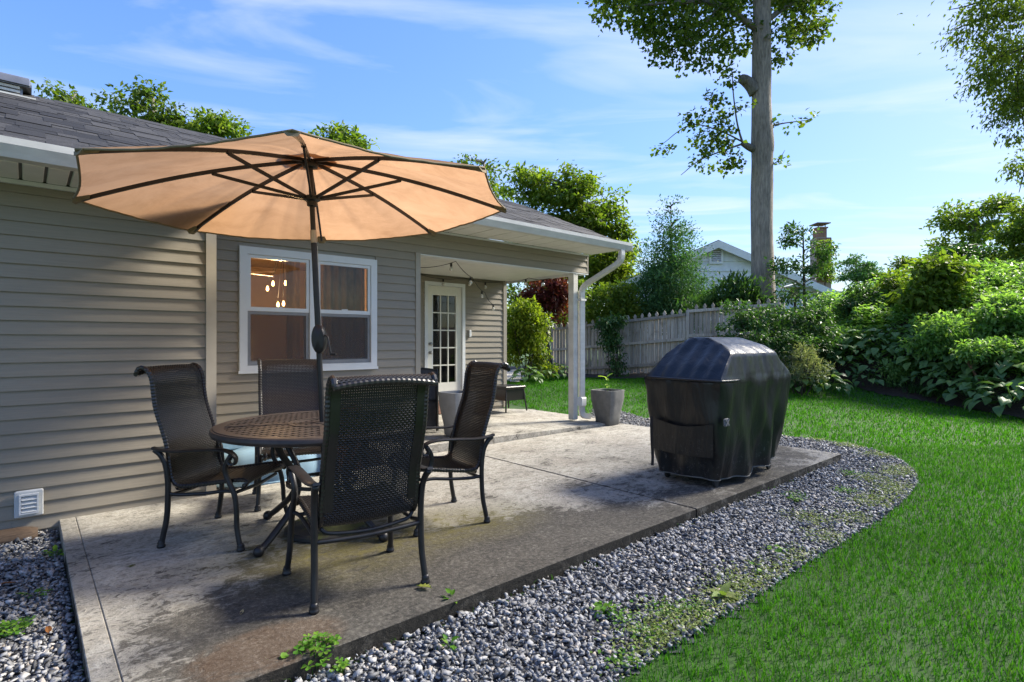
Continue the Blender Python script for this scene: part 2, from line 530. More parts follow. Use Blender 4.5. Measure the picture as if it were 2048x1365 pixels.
# ------------------------------------------------------------------ the ground, beds
xs = np.concatenate([np.linspace(-140, -14, 14), np.linspace(-12, 16, 113), np.linspace(18, 160, 15)])
ys = np.concatenate([np.linspace(-60, -4, 8), np.linspace(-3, 24, 109), np.linspace(26, 260, 16)])
XX, YY = np.meshgrid(xs, ys)
V = np.stack([XX, YY, gz(XX, YY)], -1).reshape(-1, 3)
nx, ny = len(xs), len(ys)
ii, jj = np.meshgrid(np.arange(nx - 1), np.arange(ny - 1))
a_ = (jj * nx + ii).ravel()
F = np.stack([a_, a_ + 1, a_ + nx + 1, a_ + nx], 1)
lawn = link('lawn', np_mesh('lawn', V, F, M['lawn_soil'], smooth=True))
tag(lawn, kind='structure')

def sheet(name, poly, dz, mat, step=.25):
    P = np.array(poly)
    x0, y0 = P.min(0); x1, y1 = P.max(0)
    gx = np.arange(x0, x1 + step, step); gy = np.arange(y0, y1 + step, step)
    xx, yy = np.meshgrid(gx, gy)
    vv = np.stack([xx, yy, gz(xx, yy) + dz], -1).reshape(-1, 3)
    nx = len(gx)
    i2, j2 = np.meshgrid(np.arange(nx - 1), np.arange(len(gy) - 1))
    q = (j2 * nx + i2).ravel()
    f = np.stack([q, q + 1, q + nx + 1, q + nx], 1)
    cen = vv[f].mean(1)
    f = f[inside(cen, poly)]
    o = link(name, np_mesh(name, vv, f, mat, smooth=True))
    return tag(o, kind='structure')
sheet('gravel_bed', GRAVEL, .006, M['gravel_bed'], .08)
sheet('gravel_bed', WELL, .006, M['gravel_bed'], .08)
HILL = [(float(edge_x(y)) , y) for y in np.linspace(0, 13.4, 50)] + [(20, 13.4), (20, 0)]
sheet('planting_bed', HILL, .030, M['soil'], .14)
sheet('planting_bed', BED, .035, M['soil'], .12)

# ------------------------------------------------------------------ gravel: crushed grey stone
rng = np.random.default_rng(5)
def visible(P, m=300):
    px = 1024 + 1103 * P[:, 0] / P[:, 1]; py = 682 - 1103 * (P[:, 2] - EYE) / P[:, 1]
    return (P[:, 1] > .3) & (px > -m) & (px < 2048 + m) & (py < 1365 + m)
def sample(poly, dens):
    P = np.array(poly); x0, y0 = P.min(0); x1, y1 = P.max(0)
    n = int((x1 - x0) * (y1 - y0) * dens)
    q = np.stack([rng.uniform(x0, x1, n), rng.uniform(y0, y1, n)], 1)
    return q[inside(q, poly)]
def rot_mats(n, tilt=1.0):
    a = rng.uniform(0, 2 * np.pi, n); b = rng.normal(0, .45 * tilt, n); c = rng.normal(0, .45 * tilt, n)
    ca, sa, cb, sb, cc, sc = np.cos(a), np.sin(a), np.cos(b), np.sin(b), np.cos(c), np.sin(c)
    Z = np.zeros(n); O = np.ones(n)
    Rz = np.stack([ca, -sa, Z, sa, ca, Z, Z, Z, O], 1).reshape(-1, 3, 3)
    Ry = np.stack([cb, Z, sb, Z, O, Z, -sb, Z, cb], 1).reshape(-1, 3, 3)
    Rx = np.stack([O, Z, Z, Z, cc, -sc, Z, sc, cc], 1).reshape(-1, 3, 3)
    return Rz @ Ry @ Rx
m, n, b = nodes('crushed_bluestone')
g = n.nodes.new('ShaderNodeNewGeometry')
c = ramp(n, g.outputs['Random Per Island'], [(0, (.05, .052, .056)), (.25, (.125, .128, .134)), (.5, (.235, .237, .240)), (.78, (.29, .295, .30)), (.92, (.40, .397, .385)), (.96, (.36, .30, .23)), (1, (.50, .50, .50))])
v = coords(n)
c = mixc(n, .55, c, ramp(n, noise_fac(n, v, 130, 5, .7), [(.3, (.5, .5, .52)), (.7, (1.25, 1.25, 1.25))]), 'MULTIPLY')
n.links.new(c, b.inputs['Base Color']); b.inputs['Roughness'].default_value = .75
bump(n, b, noise_fac(n, v, 260, 3, .6), .3, .002)
M['stone'] = m
CORN = np.array([(-1, -1, -1), (1, -1, -1), (1, 1, -1), (-1, 1, -1), (-1, -1, 1), (1, -1, 1), (1, 1, 1), (-1, 1, 1)], float)
CFACE = np.array([(0, 3, 2, 1), (4, 5, 6, 7), (0, 1, 5, 4), (1, 2, 6, 5), (2, 3, 7, 6), (3, 0, 4, 7)])
def stones(name, pts, smin, smax, zl):
    P = np.concatenate(pts)
    n = len(P)
    s = rng.uniform(smin, smax, n) * rng.choice([.4, .55, .75, .9, 1, 1.1, 1.35], n)
    sc = np.stack([s * rng.uniform(.8, 1.35, n), s * rng.uniform(.6, 1.0, n), s * rng.uniform(.28, .58, n)], 1) * .5
    v = CORN[None] * (1 + rng.uniform(-.75, .15, (n, 8, 3)))
    v = v * sc[:, None, :]
    v = np.einsum('nij,nkj->nki', rot_mats(n), v)
    z = gz(P[:, 0], P[:, 1]) + rng.uniform(zl[0], zl[1], n)
    v = v + np.concatenate([P, z[:, None]], 1)[:, None, :]
    f = (CFACE[None] + 8 * np.arange(n)[:, None, None]).reshape(-1, 4)
    o = link(name, np_mesh(name, v.reshape(-1, 3), f, M['stone']))
    return tag(o, kind='stuff')
gp = []
for dens, far in ((4300, 5.2), (2400, 99)):
    q = sample(GRAVEL, dens)
    zz = np.full((len(q), 1), -.07)
    near = q[:, 1] < 5.2
    q = q[(near if far < 50 else ~near) & visible(np.concatenate([q, zz], 1))]
    edge = np.array([min(1.0, .25 + 1.0) for _ in range(1)])
    gp.append(q)
stones('gravel', gp, .017, .032, (.012, .040))
stones('gravel', [sample(WELL, 1500)], .020, .038, (.012, .05))

# ------------------------------------------------------------------ lawn blades
def grass(name, dens, ylo, yhi, hgt, wid, mat, seed):
    r = np.random.default_rng(seed)
    x0, x1 = -2.0, 14.0
    n = int((x1 - x0) * (yhi - ylo) * dens)
    P = np.stack([r.uniform(x0, x1, n), r.uniform(ylo, yhi, n)], 1)
    keep = ~inside(P, GRAVEL) & ~inside(P, SLAB) & ~inside(P, HOUSE) & ~inside(P, WELL) & ~inside(P, BED) & (P[:, 0] < edge_x(P[:, 1]) + .03)
    keep &= visible(np.stack([P[:, 0], P[:, 1], np.full(n, .0)], 1), 420)
    # behind the fence nothing shows
    side = (P[:, 0] - FA.x) * FN.x + (P[:, 1] - FA.y) * FN.y
    keep &= (side > -.3) | (P[:, 0] < FA.x)
    P = P[keep]; n = len(P)
    z = gz(P[:, 0], P[:, 1])
    cl = np.array([mnoise.noise((x * 2.1, y * 2.1, 3.3)) for x, y in P[:, :2]]) if n < 400000 else np.zeros(n)
    h = hgt * r.uniform(.55, 1.25, n) * (1 + .35 * cl)
    w = wid * r.uniform(.7, 1.3, n)
    a = r.uniform(0, 2 * np.pi, n); lean = r.uniform(.15, .95, n) * h
    la = a + r.uniform(-1.2, 1.2, n) + 1.57
    base = np.concatenate([P, z[:, None]], 1)
    side = np.stack([np.cos(a), np.sin(a), np.zeros(n)], 1) * w[:, None]
    ld = np.stack([np.cos(la), np.sin(la), np.zeros(n)], 1) * lean[:, None]
    up = np.zeros((n, 3)); up[:, 2] = h
    v = np.stack([base - side, base + side, base + side * .8 + ld * .35 + up * .6, base - side * .8 + ld * .35 + up * .6, base + ld + up * np.clip(1.0 - lean / h * .3, .4, 1)[:, None]], 1)
    # quad + tip triangle, all as triangles
    t = np.array([(0, 1, 2), (0, 2, 3), (3, 2, 4)])
    f = (t[None] + 5 * np.arange(n)[:, None, None]).reshape(-1, 3)
    o = link(name, np_mesh(name, v.reshape(-1, 3), f, mat))
    return tag(o, kind='stuff')
M['grass'] = leafmat('grass_blade', [(.034, .142, .010), (.058, .205, .014), (.078, .245, .018), (.046, .17, .012), (.105, .215, .034)], trans=.35, rough=.6, spec=.08)
m = M['grass']; n = m.node_tree; b = n.nodes['Principled BSDF']
src = b.inputs['Base Color'].links[0].from_socket
vv = coords(n)
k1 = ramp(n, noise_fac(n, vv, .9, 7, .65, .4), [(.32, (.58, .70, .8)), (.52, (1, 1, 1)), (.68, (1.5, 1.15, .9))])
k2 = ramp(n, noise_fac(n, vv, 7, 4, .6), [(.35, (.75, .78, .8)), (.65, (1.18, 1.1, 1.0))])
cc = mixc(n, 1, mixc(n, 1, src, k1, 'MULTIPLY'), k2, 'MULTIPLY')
for l in list(src.links):
    if l.to_socket != cc.node.inputs[6] and l.to_node.type != 'MIX':
        n.links.new(cc, l.to_socket)
n.links.new(cc, b.inputs['Base Color'])
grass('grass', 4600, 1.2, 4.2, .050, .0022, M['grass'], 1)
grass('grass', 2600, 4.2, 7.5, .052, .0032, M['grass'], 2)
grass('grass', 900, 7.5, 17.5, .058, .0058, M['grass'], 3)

# ------------------------------------------------------------------ patio: three slabs with tooled margins
patio = empty('patio', (0, 0, 0), HROT); tag(patio, kind='structure')
def slab(x0, x1, y0, y1, z1, z1b, name='concrete_slab', margins=''):
    mb = MB()
    def top(x): return z1 + (z1b - z1) * (x - x0) / (x1 - x0)
    def pad(a0, a1, b0, b1, dz=0.0, bev=.004):
        # rounded-edge block whose top follows top(x)
        vs = []
        zb = -.26
        for z_, i in ((0, 0), (1, 0), (2, 0), (3, bev)):
            for (x, y) in ((a0 + i, b0 + i), (a1 - i, b0 + i), (a1 - i, b1 - i), (a0 + i, b1 - i)):
                t = top(x) + dz
                vs.append((x, y, zb if z_ == 0 else (t - .03 if z_ == 1 else (t - bev if z_ == 2 else t))))
        fs = []
        for k in range(3):
            for j in range(4):
                fs.append((4 * k + j, 4 * k + (j + 1) % 4, 4 * k + 4 + (j + 1) % 4, 4 * k + 4 + j))
        fs.append((12, 13, 14, 15)); fs.append((3, 2, 1, 0))
        mb._add(vs, fs)
    w, gp = .095, .002
    xa, xb, ya, yb = x0, x1, y0, y1
    if 'f' in margins: pad(x0, x1, y0, y0 + w); ya = y0 + w + gp
    if 'l' in margins: pad(x0, x0 + w, ya, y1); xa = x0 + w + gp
    pad(xa, xb, ya, yb)
    mb.box((x0 + .02, y0 + .02, -.25), (x1 - .02, y1 - .02, min(z1, z1b) - .012))
    return mb.build(name, M['concrete'], patio)
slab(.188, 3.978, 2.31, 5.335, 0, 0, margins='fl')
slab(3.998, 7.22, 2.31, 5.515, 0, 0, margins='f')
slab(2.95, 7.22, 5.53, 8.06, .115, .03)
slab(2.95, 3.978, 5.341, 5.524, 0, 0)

# low weeds creeping along the lawn edge over the gravel
def creeping(name, pts, spread, mat, size, count, seed, up=.025):
    r = np.random.default_rng(seed)
    c = np.array([p[:2] for p in pts])
    k = r.integers(0, len(c), count)
    P = c[k] + r.normal(0, spread, (count, 2))
    P = P[~inside(P, SLAB) & inside(P, GRAVEL)]
    n = len(P)
    z = gz(P[:, 0], P[:, 1]) + r.uniform(.02, .035 + up, n)
    return P, z
# ------------------------------------------------------------------ the house
house = empty('house', (0, 0, 0), HROT)
tag(house, 'taupe clapboard ranch house with dark shingle roof, white gutters and corner porch', 'house')
EXPO = .1016
def boards(parent, x0, x1, z0, z1, hy, holes=(), seed=0, seam=True):
    r = random.Random(seed)
    z = z0
    while z < z1 - .01:
        zt = min(z + EXPO, z1)
        segs = [(x0, x1)]
        for (a, b, c, d) in holes:
            if z + EXPO * .5 > c and z + EXPO * .5 < d:
                segs = [s for (p, q) in segs for s in ((p, min(q, a)), (max(p, b), q)) if s[1] - s[0] > .01]
        for p, q in segs:
            cuts = [p]
            if seam and q - p > 2.2 and r.random() < .5: cuts.append(p + (q - p) * r.uniform(.25, .8))
            cuts.append(q)
            for i in range(len(cuts) - 1):
                a, b = cuts[i] + (.0008 if i else 0), cuts[i + 1]
                o = r.uniform(0, .0012)
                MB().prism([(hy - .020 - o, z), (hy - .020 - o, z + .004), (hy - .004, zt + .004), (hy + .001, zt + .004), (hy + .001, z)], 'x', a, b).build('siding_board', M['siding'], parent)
        z += EXPO

# left wing wall
w = MB().box((-3.2, 5.323, -.3), (1.20, 5.45, 2.47)).box((1.08, 5.4505, -.3), (1.20, 6.12, 2.9)).build('wall', M['trim'], house)
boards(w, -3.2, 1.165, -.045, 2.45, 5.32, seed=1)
MB().prism([(1.165, 5.29), (1.245, 5.29), (1.245, 5.39), (1.215, 5.39), (1.215, 5.322), (1.165, 5.322)], 'z', -.12, 2.455).build('corner_trim', M['trim'], house)
MB().box((-3.2, 5.283, 2.452), (1.30, 5.32, 2.482)).build('frieze_strip', M['white'], house)

# window wall with its opening
WX0, WX1, WZ0, WZ1 = 1.612, 3.125, 1.018, 2.290
HYW = 6.0
w = (MB().box((1.205, HYW + .003, -.3), (WX0, HYW + .12, 2.75)).box((WX1, HYW + .003, -.3), (3.72, HYW + .12, 2.75))
     .box((WX0, HYW + .003, -.3), (WX1, HYW + .12, WZ0)).box((WX0, HYW + .003, WZ1), (WX1, HYW + .12, 2.75)).build('wall', M['trim'], house))
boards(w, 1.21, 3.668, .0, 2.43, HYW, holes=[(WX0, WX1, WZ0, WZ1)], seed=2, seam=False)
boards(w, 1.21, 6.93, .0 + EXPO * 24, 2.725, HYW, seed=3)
MB().box((3.668, HYW - .028, .02), (3.735, HYW + .0, 2.438)).build('corner_trim', M['trim'], house)
# porch beam (cladding continues over the opening)
MB().box((3.735, HYW + .003, 2.432), (6.93, HYW + .13, 2.745)).build('porch_beam', M['trim'], house)
MB().box((3.70, HYW - .022, 2.418), (6.955, HYW + .145, 2.431)).build('beam_trim', M['white'], house)
MB().box((6.932, HYW - .02, 2.4315), (6.957, HYW + .14, 2.745)).build('beam_end_trim', M['trim'], house)
MB().box((1.25, HYW - .035, 2.726), (6.96, HYW - .0, 2.748)).build('frieze_strip', M['white'], house)
# return wall, door wall, far end of the house
MB().box((3.60, HYW + .125, -.2), (3.70, 8.05, 2.9)).build('wall', M['trim'], house)
DX0, DX1 = 5.10, 5.955
HYD = 8.05
w = (MB().box((3.705, HYD + .003, -.1), (DX0, HYD + .12, 2.52)).box((DX1, HYD + .003, -.1), (6.90, HYD + .12, 2.52)).box((DX0, HYD + .003, 2.36), (DX1, HYD + .12, 2.52))
     .box((6.78, HYD + .1205, -.3), (6.90, 13.0, 2.9)).build('wall', M['trim'], house))
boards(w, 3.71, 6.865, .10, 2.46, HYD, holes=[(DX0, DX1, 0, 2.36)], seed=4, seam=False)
MB().box((6.865, HYD - .03, .07), (6.945, HYD + .14, 2.478)).build('corner_trim', M['trim'], house)

# ---- double window
win = (MB().box((WX0, HYW - .045, WZ0), (WX0 + .075, HYW + .05, WZ1)).box((WX1 - .075, HYW - .045, WZ0), (WX1, HYW + .05, WZ1))
       .box((WX0 + .075, HYW - .045, WZ1 - .075), (WX1 - .075, HYW + .05, WZ1)).box((WX0 + .075, HYW - .045, WZ0), (WX1 - .075, HYW + .05, WZ0 + .06))
       .box((2.325, HYW - .045, WZ0 + .06), (2.41, HYW + .05, WZ1 - .075)).build('window', M['white'], house))
MB().box((WX0 - .012, HYW - .05, WZ0 - .018), (WX1 + .012, HYW - .0455, WZ0 + .012)).build('sill', M['white'], win)
m, n, b = nodes('window_glass')
fr = N(n, 'ShaderNodeFresnel', IOR=1.5)
tr = n.nodes.new('ShaderNodeBsdfTransparent'); tr.inputs[0].default_value = (.80, .80, .78, 1)
gl = n.nodes.new('ShaderNodeBsdfGlossy'); gl.inputs['Roughness'].default_value = .02
mx = n.nodes.new('ShaderNodeMixShader')
n.links.new(mth(n, 'MULTIPLY', fr.outputs[0], .65), mx.inputs[0]); n.links.new(tr.outputs[0], mx.inputs[1]); n.links.new(gl.outputs[0], mx.inputs[2])
n.links.new(mx.outputs[0], n.nodes['Material Output'].inputs['Surface'])
M['glass'] = m
m, n, b = nodes('insect_screen')
b.inputs['Base Color'].default_value = (.075, .07, .07, 1); b.inputs['Roughness'].default_value = .8
tr = n.nodes.new('ShaderNodeBsdfTransparent')
mx = n.nodes.new('ShaderNodeMixShader'); mx.inputs[0].default_value = .48
n.links.new(tr.outputs[0], mx.inputs[1]); n.links.new(b.outputs[0], mx.inputs[2])
n.links.new(mx.outputs[0], n.nodes['Material Output'].inputs['Surface'])
M['screen'] = m
M['screen_frame'] = plain('grey_screen_frame', (.23, .235, .24), .5)
ZM = 1.655
def ring(x0, x1, z0, z1, w, y0, y1, wb=None):
    wb = wb or w
    return (MB().box((x0, y0, z0), (x0 + w, y1, z1)).box((x1 - w, y0, z0), (x1, y1, z1)).box((x0 + w, y0, z1 - w), (x1 - w, y1, z1)).box((x0 + w, y0, z0), (x1 - w, y1, z0 + wb)))
for xa, xb in ((WX0 + .078, 2.322), (2.413, WX1 - .078)):
    s = ring(xa, xb, ZM - .018, WZ1 - .078, .032, HYW - .030, HYW + .008, .042).build('sash', M['white'], win)
    MB().box((xa + .033, HYW - .012, ZM + .025), (xb - .033, HYW - .008, WZ1 - .111)).build('pane', M['glass'], s)
    xm = (xa + xb) / 2
    MB().box((xm - .035, HYW - .036, ZM + .0245), (xm + .035, HYW - .008 - .006, ZM + .036), .004).build('sash_lock', M['white'], s)
    s = ring(xa + .004, xb - .004, WZ0 + .064, ZM - .0185, .034, HYW + .012, HYW + .04, .05).build('sash', M['white'], win)
    MB().box((xa + .039, HYW + .024, WZ0 + .115), (xb - .039, HYW + .028, ZM - .053)).build('pane', M['glass'], s)
    s = ring(xa + .002, xb - .002, WZ0 + .062, ZM - .020, .03, HYW - .022, HYW - .006, .04).build('screen_frame', M['screen_frame'], win)
    MB().box((xa + .033, HYW - .016, WZ0 + .103), (xb - .033, HYW - .0135, ZM - .051)).build('insect_screen', M['screen'], win)

# ---- the room behind it
M['room'] = plain('brown_room_wall', (.20, .125, .075), .8, var=.1)
M['dark'] = plain('dim_interior', (.035, .03, .026), .9)
(MB().box((1.25, 9.2, .1), (3.55, 9.25, 2.62)).box((1.21, 6.125, .1), (1.249, 9.25, 2.62)).box((3.5505, 6.125, .1), (3.595, 9.25, 2.62))
 .box((1.25, 6.125, .05), (3.55, 9.2, .099)).box((1.25, 6.125, 2.50), (3.55, 9.2, 2.55)).build('room', M['room'], house))
MB().box((1.70, 9.12, .1), (2.35, 9.19, 1.75)).box((2.36, 8.9, .1), (2.62, 9.19, 1.45)).box((1.4, 8.6, .1), (3.0, 9.0, .95)).build('room_cabinet', plain('room_wood', (.22, .17, .13), .6), house)

# ---- porch door
M['door'] = plain('cream_door_paint', (.66, .65, .57), .45, var=.06)
dr = ring(DX0, DX1, .30, 2.355, .062, HYD - .03, HYD + .1, .03).build('door_frame', M['white'], house)
door_root = None
X0, X1, Z0, Z1 = DX0 + .065, DX1 - .065, .335, 2.29
gx0, gx1, gz0, gz1 = X0 + .12, X1 - .12, .60, 2.13
d = MB().box((X0, HYD + .005, Z0), (gx0, HYD + .045, Z1)).box((gx1, HYD + .005, Z0), (X1, HYD + .045, Z1)).box((gx0, HYD + .005, gz1), (gx1, HYD + .045, Z1)).box((gx0, HYD + .005, Z0), (gx1, HYD + .045, gz0))
for i in (1, 2):
    x = gx0 + (gx1 - gx0) * i / 3
    d.box((x - .010, HYD + .008, gz0), (x + .010, HYD + .042, gz1))
for j in range(1, 5):
    z = gz0 + (gz1 - gz0) * j / 5
    d.box((gx0, HYD + .009, z - .010), (gx1, HYD + .041, z + .010))
door = d.build('door', M['door'], house)
for i in range(3):
    for j in range(5):
        a = gx0 + (gx1 - gx0) * i / 3; bz = gz0 + (gz1 - gz0) * j / 5
        MB().box((a + .011, HYD + .022, bz + .011), (a + (gx1 - gx0) / 3 - .011, HYD + .027, bz + (gz1 - gz0) / 5 - .011)).build('pane', M['glass'], door)
MB().box((gx0 - .02, HYD + .003, gz0 - .02), (gx0 - .002, HYD + .0049, gz1 + .02)).build('glazing_bead', M['white'], door)
for z, nm in ((1.28, 'deadbolt'), (1.13, 'door_knob')):
    k = MB()
    k.lathe([(.026, 0), (.026, .006), (.012, .010), (.012, .028), (.027, .036), (.03, .048), (.022, .060), (.004, .064)], 14)
    k.v = [(X0 + .055 + x, HYD + .004 - zz, z + y) for x, y, zz in k.v]
    k.build(nm, M['steel'], door, True)
MB().box((DX0 - .1, HYD + .15, .1), (DX1 + .1, HYD + 1.2, 2.5)).box((DX0 - .09, HYD + .13, .1), (DX0 - .02, HYD + .1499, 2.4)).build('door_room', M['dark'], house)
MB().box((DX0 - .02, HYD - .16, .08), (DX1 + .02, HYD - .035, .285), .01).build('door_step', plain('brick_step', (.30, .17, .12), .85, var=.3, vs=18, bmp=.4), house)
MB().box((6.035, HYD - .05, 1.40), (6.085, HYD - .018, 1.53), .012).build('doorbell', M['white'], house)

# ---- porch ceiling, soffits
for k in range(14):
    y0 = HYW + .147 + k * .135
    MB().box((3.72, y0, 2.476), (6.93, y0 + .122, 2.492)).build('ceiling_board', M['soffit'], house)
MB().box((3.71, HYW + .14, 2.495), (6.93, HYD, 2.51)).build('ceiling_backing', M['soffit_gap_shade'], house)
MB().box((6.931, HYW + .145, 2.43), (6.957, HYD - .03, 2.75)).build('porch_end_fascia', M['white'], house)
sf = MB().box((-3.2, 4.79, 2.500), (1.26, 5.32, 2.51)).build('soffit', M['soffit_gap_shade'], house)
x = -1.6
while x < 1.2:
    MB().box((x, 4.80, 2.483), (x + .114, 5.282, 2.499), .006).build('soffit_panel', M['soffit'], sf)
    x += .132
sf = MB().box((1.25, 5.30, 2.768), (7.0, HYW - .0, 2.776)).build('soffit', M['soffit_gap_shade'], house)
x = 1.42
while x < 6.98:
    MB().box((x, 5.31, 2.751), (min(x + .287, 7.0), HYW - .036, 2.767), .004).build('soffit_panel', M['soffit'], sf)
    x += .304

# ---- gutters, downspout, post
def gutter(x0, x1, y, z):
    prof = [(y, z), (y - .085, z), (y - .10, z + .03), (y - .125, z + .075), (y - .128, z + .118), (y - .118, z + .12), (y - .116, z + .08), (y - .09, z + .012), (y - .004, z + .012), (y - .004, z + .10), (y, z + .10)]
    return MB().prism(prof, 'x', x0, x1).box((x0 - .003, y - .126, z - .001), (x0 + .002, y, z + .115)).box((x1 - .002, y - .126, z - .001), (x1 + .003, y, z + .115)).build('gutter', M['gutter'], house, False)
gutter(-3.2, 1.28, 4.775, 2.485)
gutter(1.29, 7.05, 5.292, 2.725)
MB().box((-3.2, 4.777, 2.487), (1.26, 4.797, 2.62)).build('fascia', M['gutter'], house)
MB().box((1.42, 5.294, 2.752), (7.03, 5.314, 2.85)).build('fascia', M['gutter'], house)
MB().box((6.60, 5.985, .06), (6.705, 6.10, 2.417), .006).build('porch_post', M['post'], house)
pts = spline([(6.86, 5.235, 2.735), (6.86, 5.235, 2.63), (6.86, 5.30, 2.53), (6.80, 5.62, 2.36), (6.765, 5.86, 2.24), (6.758, 5.945, 2.14), (6.758, 5.95, 2.0), (6.758, 5.95, .6), (6.758, 5.95, .22), (6.775, 5.93, .13), (6.90, 5.90, .10)], 5)
MB().tube(pts, .046, 4, flat=(1.3, 1.0), up=(0, -1, 0)).build('downspout', M['gutter'], house, False)
MB().box((6.70, 5.895, .28), (6.815, 6.0, .42), .01).build('downspout_adapter', M['white'], house)
MB().box((6.695, 5.905, 1.98), (6.822, 5.985, 2.01)).build('downspout_strap', M['gutter'], house)

# ---- roof
PITCH = .44
ang = math.atan(PITCH)
def rz(hy): return 2.615 + PITCH * (hy - 4.78)
RIDGE = 7.66
rf = (MB().prism([(4.70, rz(4.70) - .03), (RIDGE, rz(RIDGE) - .03), (RIDGE, rz(RIDGE) - .012), (4.70, rz(4.70) - .012)], 'x', -4, 1.27)
      .prism([(5.20, rz(5.20) - .03), (RIDGE, rz(RIDGE) - .03), (RIDGE, rz(RIDGE) - .012), (5.20, rz(5.20) - .012)], 'x', 1.2702, 7.06)
      .prism([(RIDGE + .0005, rz(RIDGE) - .03), (10.6, rz(RIDGE) - .03 - PITCH * 2.94), (10.6, rz(RIDGE) - .01 - PITCH * 2.94), (RIDGE + .0005, rz(RIDGE) - .01)], 'x', -4, 7.06)
      .build('roof', M['shingle'], house))
MB().box((7.00, 5.25, 2.74), (7.035, 5.31, 2.86)).build('rake_trim', M['white'], rf)
MB().prism([(5.3, rz(5.3) - .13), (RIDGE, rz(RIDGE) - .13), (RIDGE, rz(RIDGE) - .031), (5.3, rz(5.3) - .031)], 'x', 7.0, 7.035).build('rake_board', M['white'], rf)
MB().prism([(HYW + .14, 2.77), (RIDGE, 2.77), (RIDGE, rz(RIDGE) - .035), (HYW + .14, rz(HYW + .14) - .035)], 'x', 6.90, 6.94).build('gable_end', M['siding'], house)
sh_me = []
rr = random.Random(4)
for k in range(5):
    wv = .27 - .03 * k
    a = [rr.uniform(-.006, .006) for _ in range(4)]
    mb = MB()
    mb._add([(0, a[0], 0), (wv, a[1], 0), (wv, .30, 0), (0, .30, 0), (0, a[0], .019), (wv, a[1], .019), (wv, .30, .002), (0, .30, .002)],
            [(0, 3, 2, 1), (4, 5, 6, 7), (0, 1, 5, 4), (1, 2, 6, 5), (2, 3, 7, 6), (3, 0, 4, 7)])
    sh_me.append((wv, mb.mesh('shingle', M['shingle']), mb))
rest = MB(); npart = 0
row = 0
ex = .135
Rm = Matrix.Rotation(ang + R(2.6), 4, 'X')
while True:
    s = row * ex
    hy = 4.69 + s * math.cos(ang)
    if hy > RIDGE - .12: break
    x = -1.0 - rr.uniform(0, .3) if hy < 5.16 or True else 0
    xe = 1.26 if hy < 5.17 else 7.05
    while x < xe - .02:
        wv, me, mb = rr.choice(sh_me)
        if x + wv > xe + .02: 
            x += .05; 
            if x + .2 > xe: break
            continue
        dz = rr.choice([0, 0, .003, .005])
        loc = Vector((x, hy + rr.uniform(-.004, .004), rz(hy) - .008 + dz))
        if x > -.45 and x < 2.25 and npart < 290:
            o = link('shingle', me, rf); o.location = loc; o.rotation_euler = (ang + R(2.6), 0, 0)
            npart += 1
        else:
            T = Matrix.Translation(loc) @ Rm
            rest._add([T @ Vector(v) for v in mb.v], mb.f)
        x += wv + .004
    row += 1
o = rest.build('shingles', M['shingle'], rf); o['kind'] = 'stuff'
MB().prism([(RIDGE - .16, rz(RIDGE - .16) + .004), (RIDGE, rz(RIDGE) + .012), (RIDGE + .16, rz(RIDGE - .16) + .004), (RIDGE, rz(RIDGE) - .005)], 'x', -4, 7.06).build('ridge_cap', M['shingle'], rf)

# ---- attic fan on the ridge
M['fan'] = plain('grey_fan_metal', (.20, .21, .23), .35, metal=.5, var=.15)
fan = MB().box((-.75, 7.52, rz(7.5) - .05), (-.02, 8.2, rz(7.52) + .11)).build('roof_fan', M['fan'], house)
mb = MB()
def hood(i, j):
    a = math.pi * i / 14
    e = 1 if 1 <= j <= 6 else .55
    x = [-.86, -.84, -.7, -.5, -.25, -.05, .03, .05][j]
    return (x, 7.86 - math.cos(a) * .42 * (1 if 0 < j < 7 else .9), rz(7.52) + .10 + math.sin(a) ** .6 * .14 * e)
mb.grid(hood, 15, 8)
mb.box((-.86, 7.46, rz(7.52) + .09), (.05, 8.26, rz(7.52) + .115))
mb.build('hood', M['fan'], fan, True, 40)
for k in range(3):
    MB().box((-.70, 7.485, rz(7.52) - .02 + k * .04), (-.04, 7.515, rz(7.52) + .005 + k * .04)).build('louver', M['gutter'], fan)
MB().box((-.2, 7.36, rz(7.36) + .0), (.08, 7.5, rz(7.36) + .03)).build('flashing', M['gutter'], fan)

# ---- dryer vent on the left wall
M['vent'] = plain('grey_white_vent', (.50, .52, .52), .5, var=.06)
vent = MB().box((-.060, 5.272, .062), (.100, 5.298, .258), .010).build('wall_vent', M['vent'], house)
ring(-.034, .074, .090, .232, .012, 5.252, 5.2715).build('vent_frame', M['white'], vent)
for k in range(4):
    z = .105 + k * .0285
    MB().prism([(5.2712, z), (5.250, z), (5.2665, z + .0255), (5.2712, z + .0255)], 'x', -.021, .061).build('flap', M['vent'], vent)
# ------------------------------------------------------------------ table
TC = Vector((-1.338, 3.89, 0)); TZ = .76; TR = .70
table = empty('patio_table', TC, R(20))
tag(table, 'round cast metal patio table with open lattice top under the umbrella', 'table')
rim = MB()
rim.v = []; 
prof = [(TR - .085, TZ - .014), (TR - .085, TZ), (TR - .02, TZ + .001), (TR - .015, TZ - .004), (TR - .004, TZ - .004), (TR, TZ - .010), (TR + .003, TZ - .028), (TR - .004, TZ - .045), (TR - .02, TZ - .05), (TR - .03, TZ - .03)]
seg = 72
vs = [(r * math.cos(2 * math.pi * k / seg), r * math.sin(2 * math.pi * k / seg), z) for r, z in prof for k in range(seg)]
nP = len(prof)
fs = [(i * seg + k, i * seg + (k + 1) % seg, ((i + 1) % nP) * seg + (k + 1) % seg, ((i + 1) % nP) * seg + k) for i in range(nP) for k in range(seg)]
rim._add(vs, fs)
rim.build('rim', M['table_top'], table, True, 30)
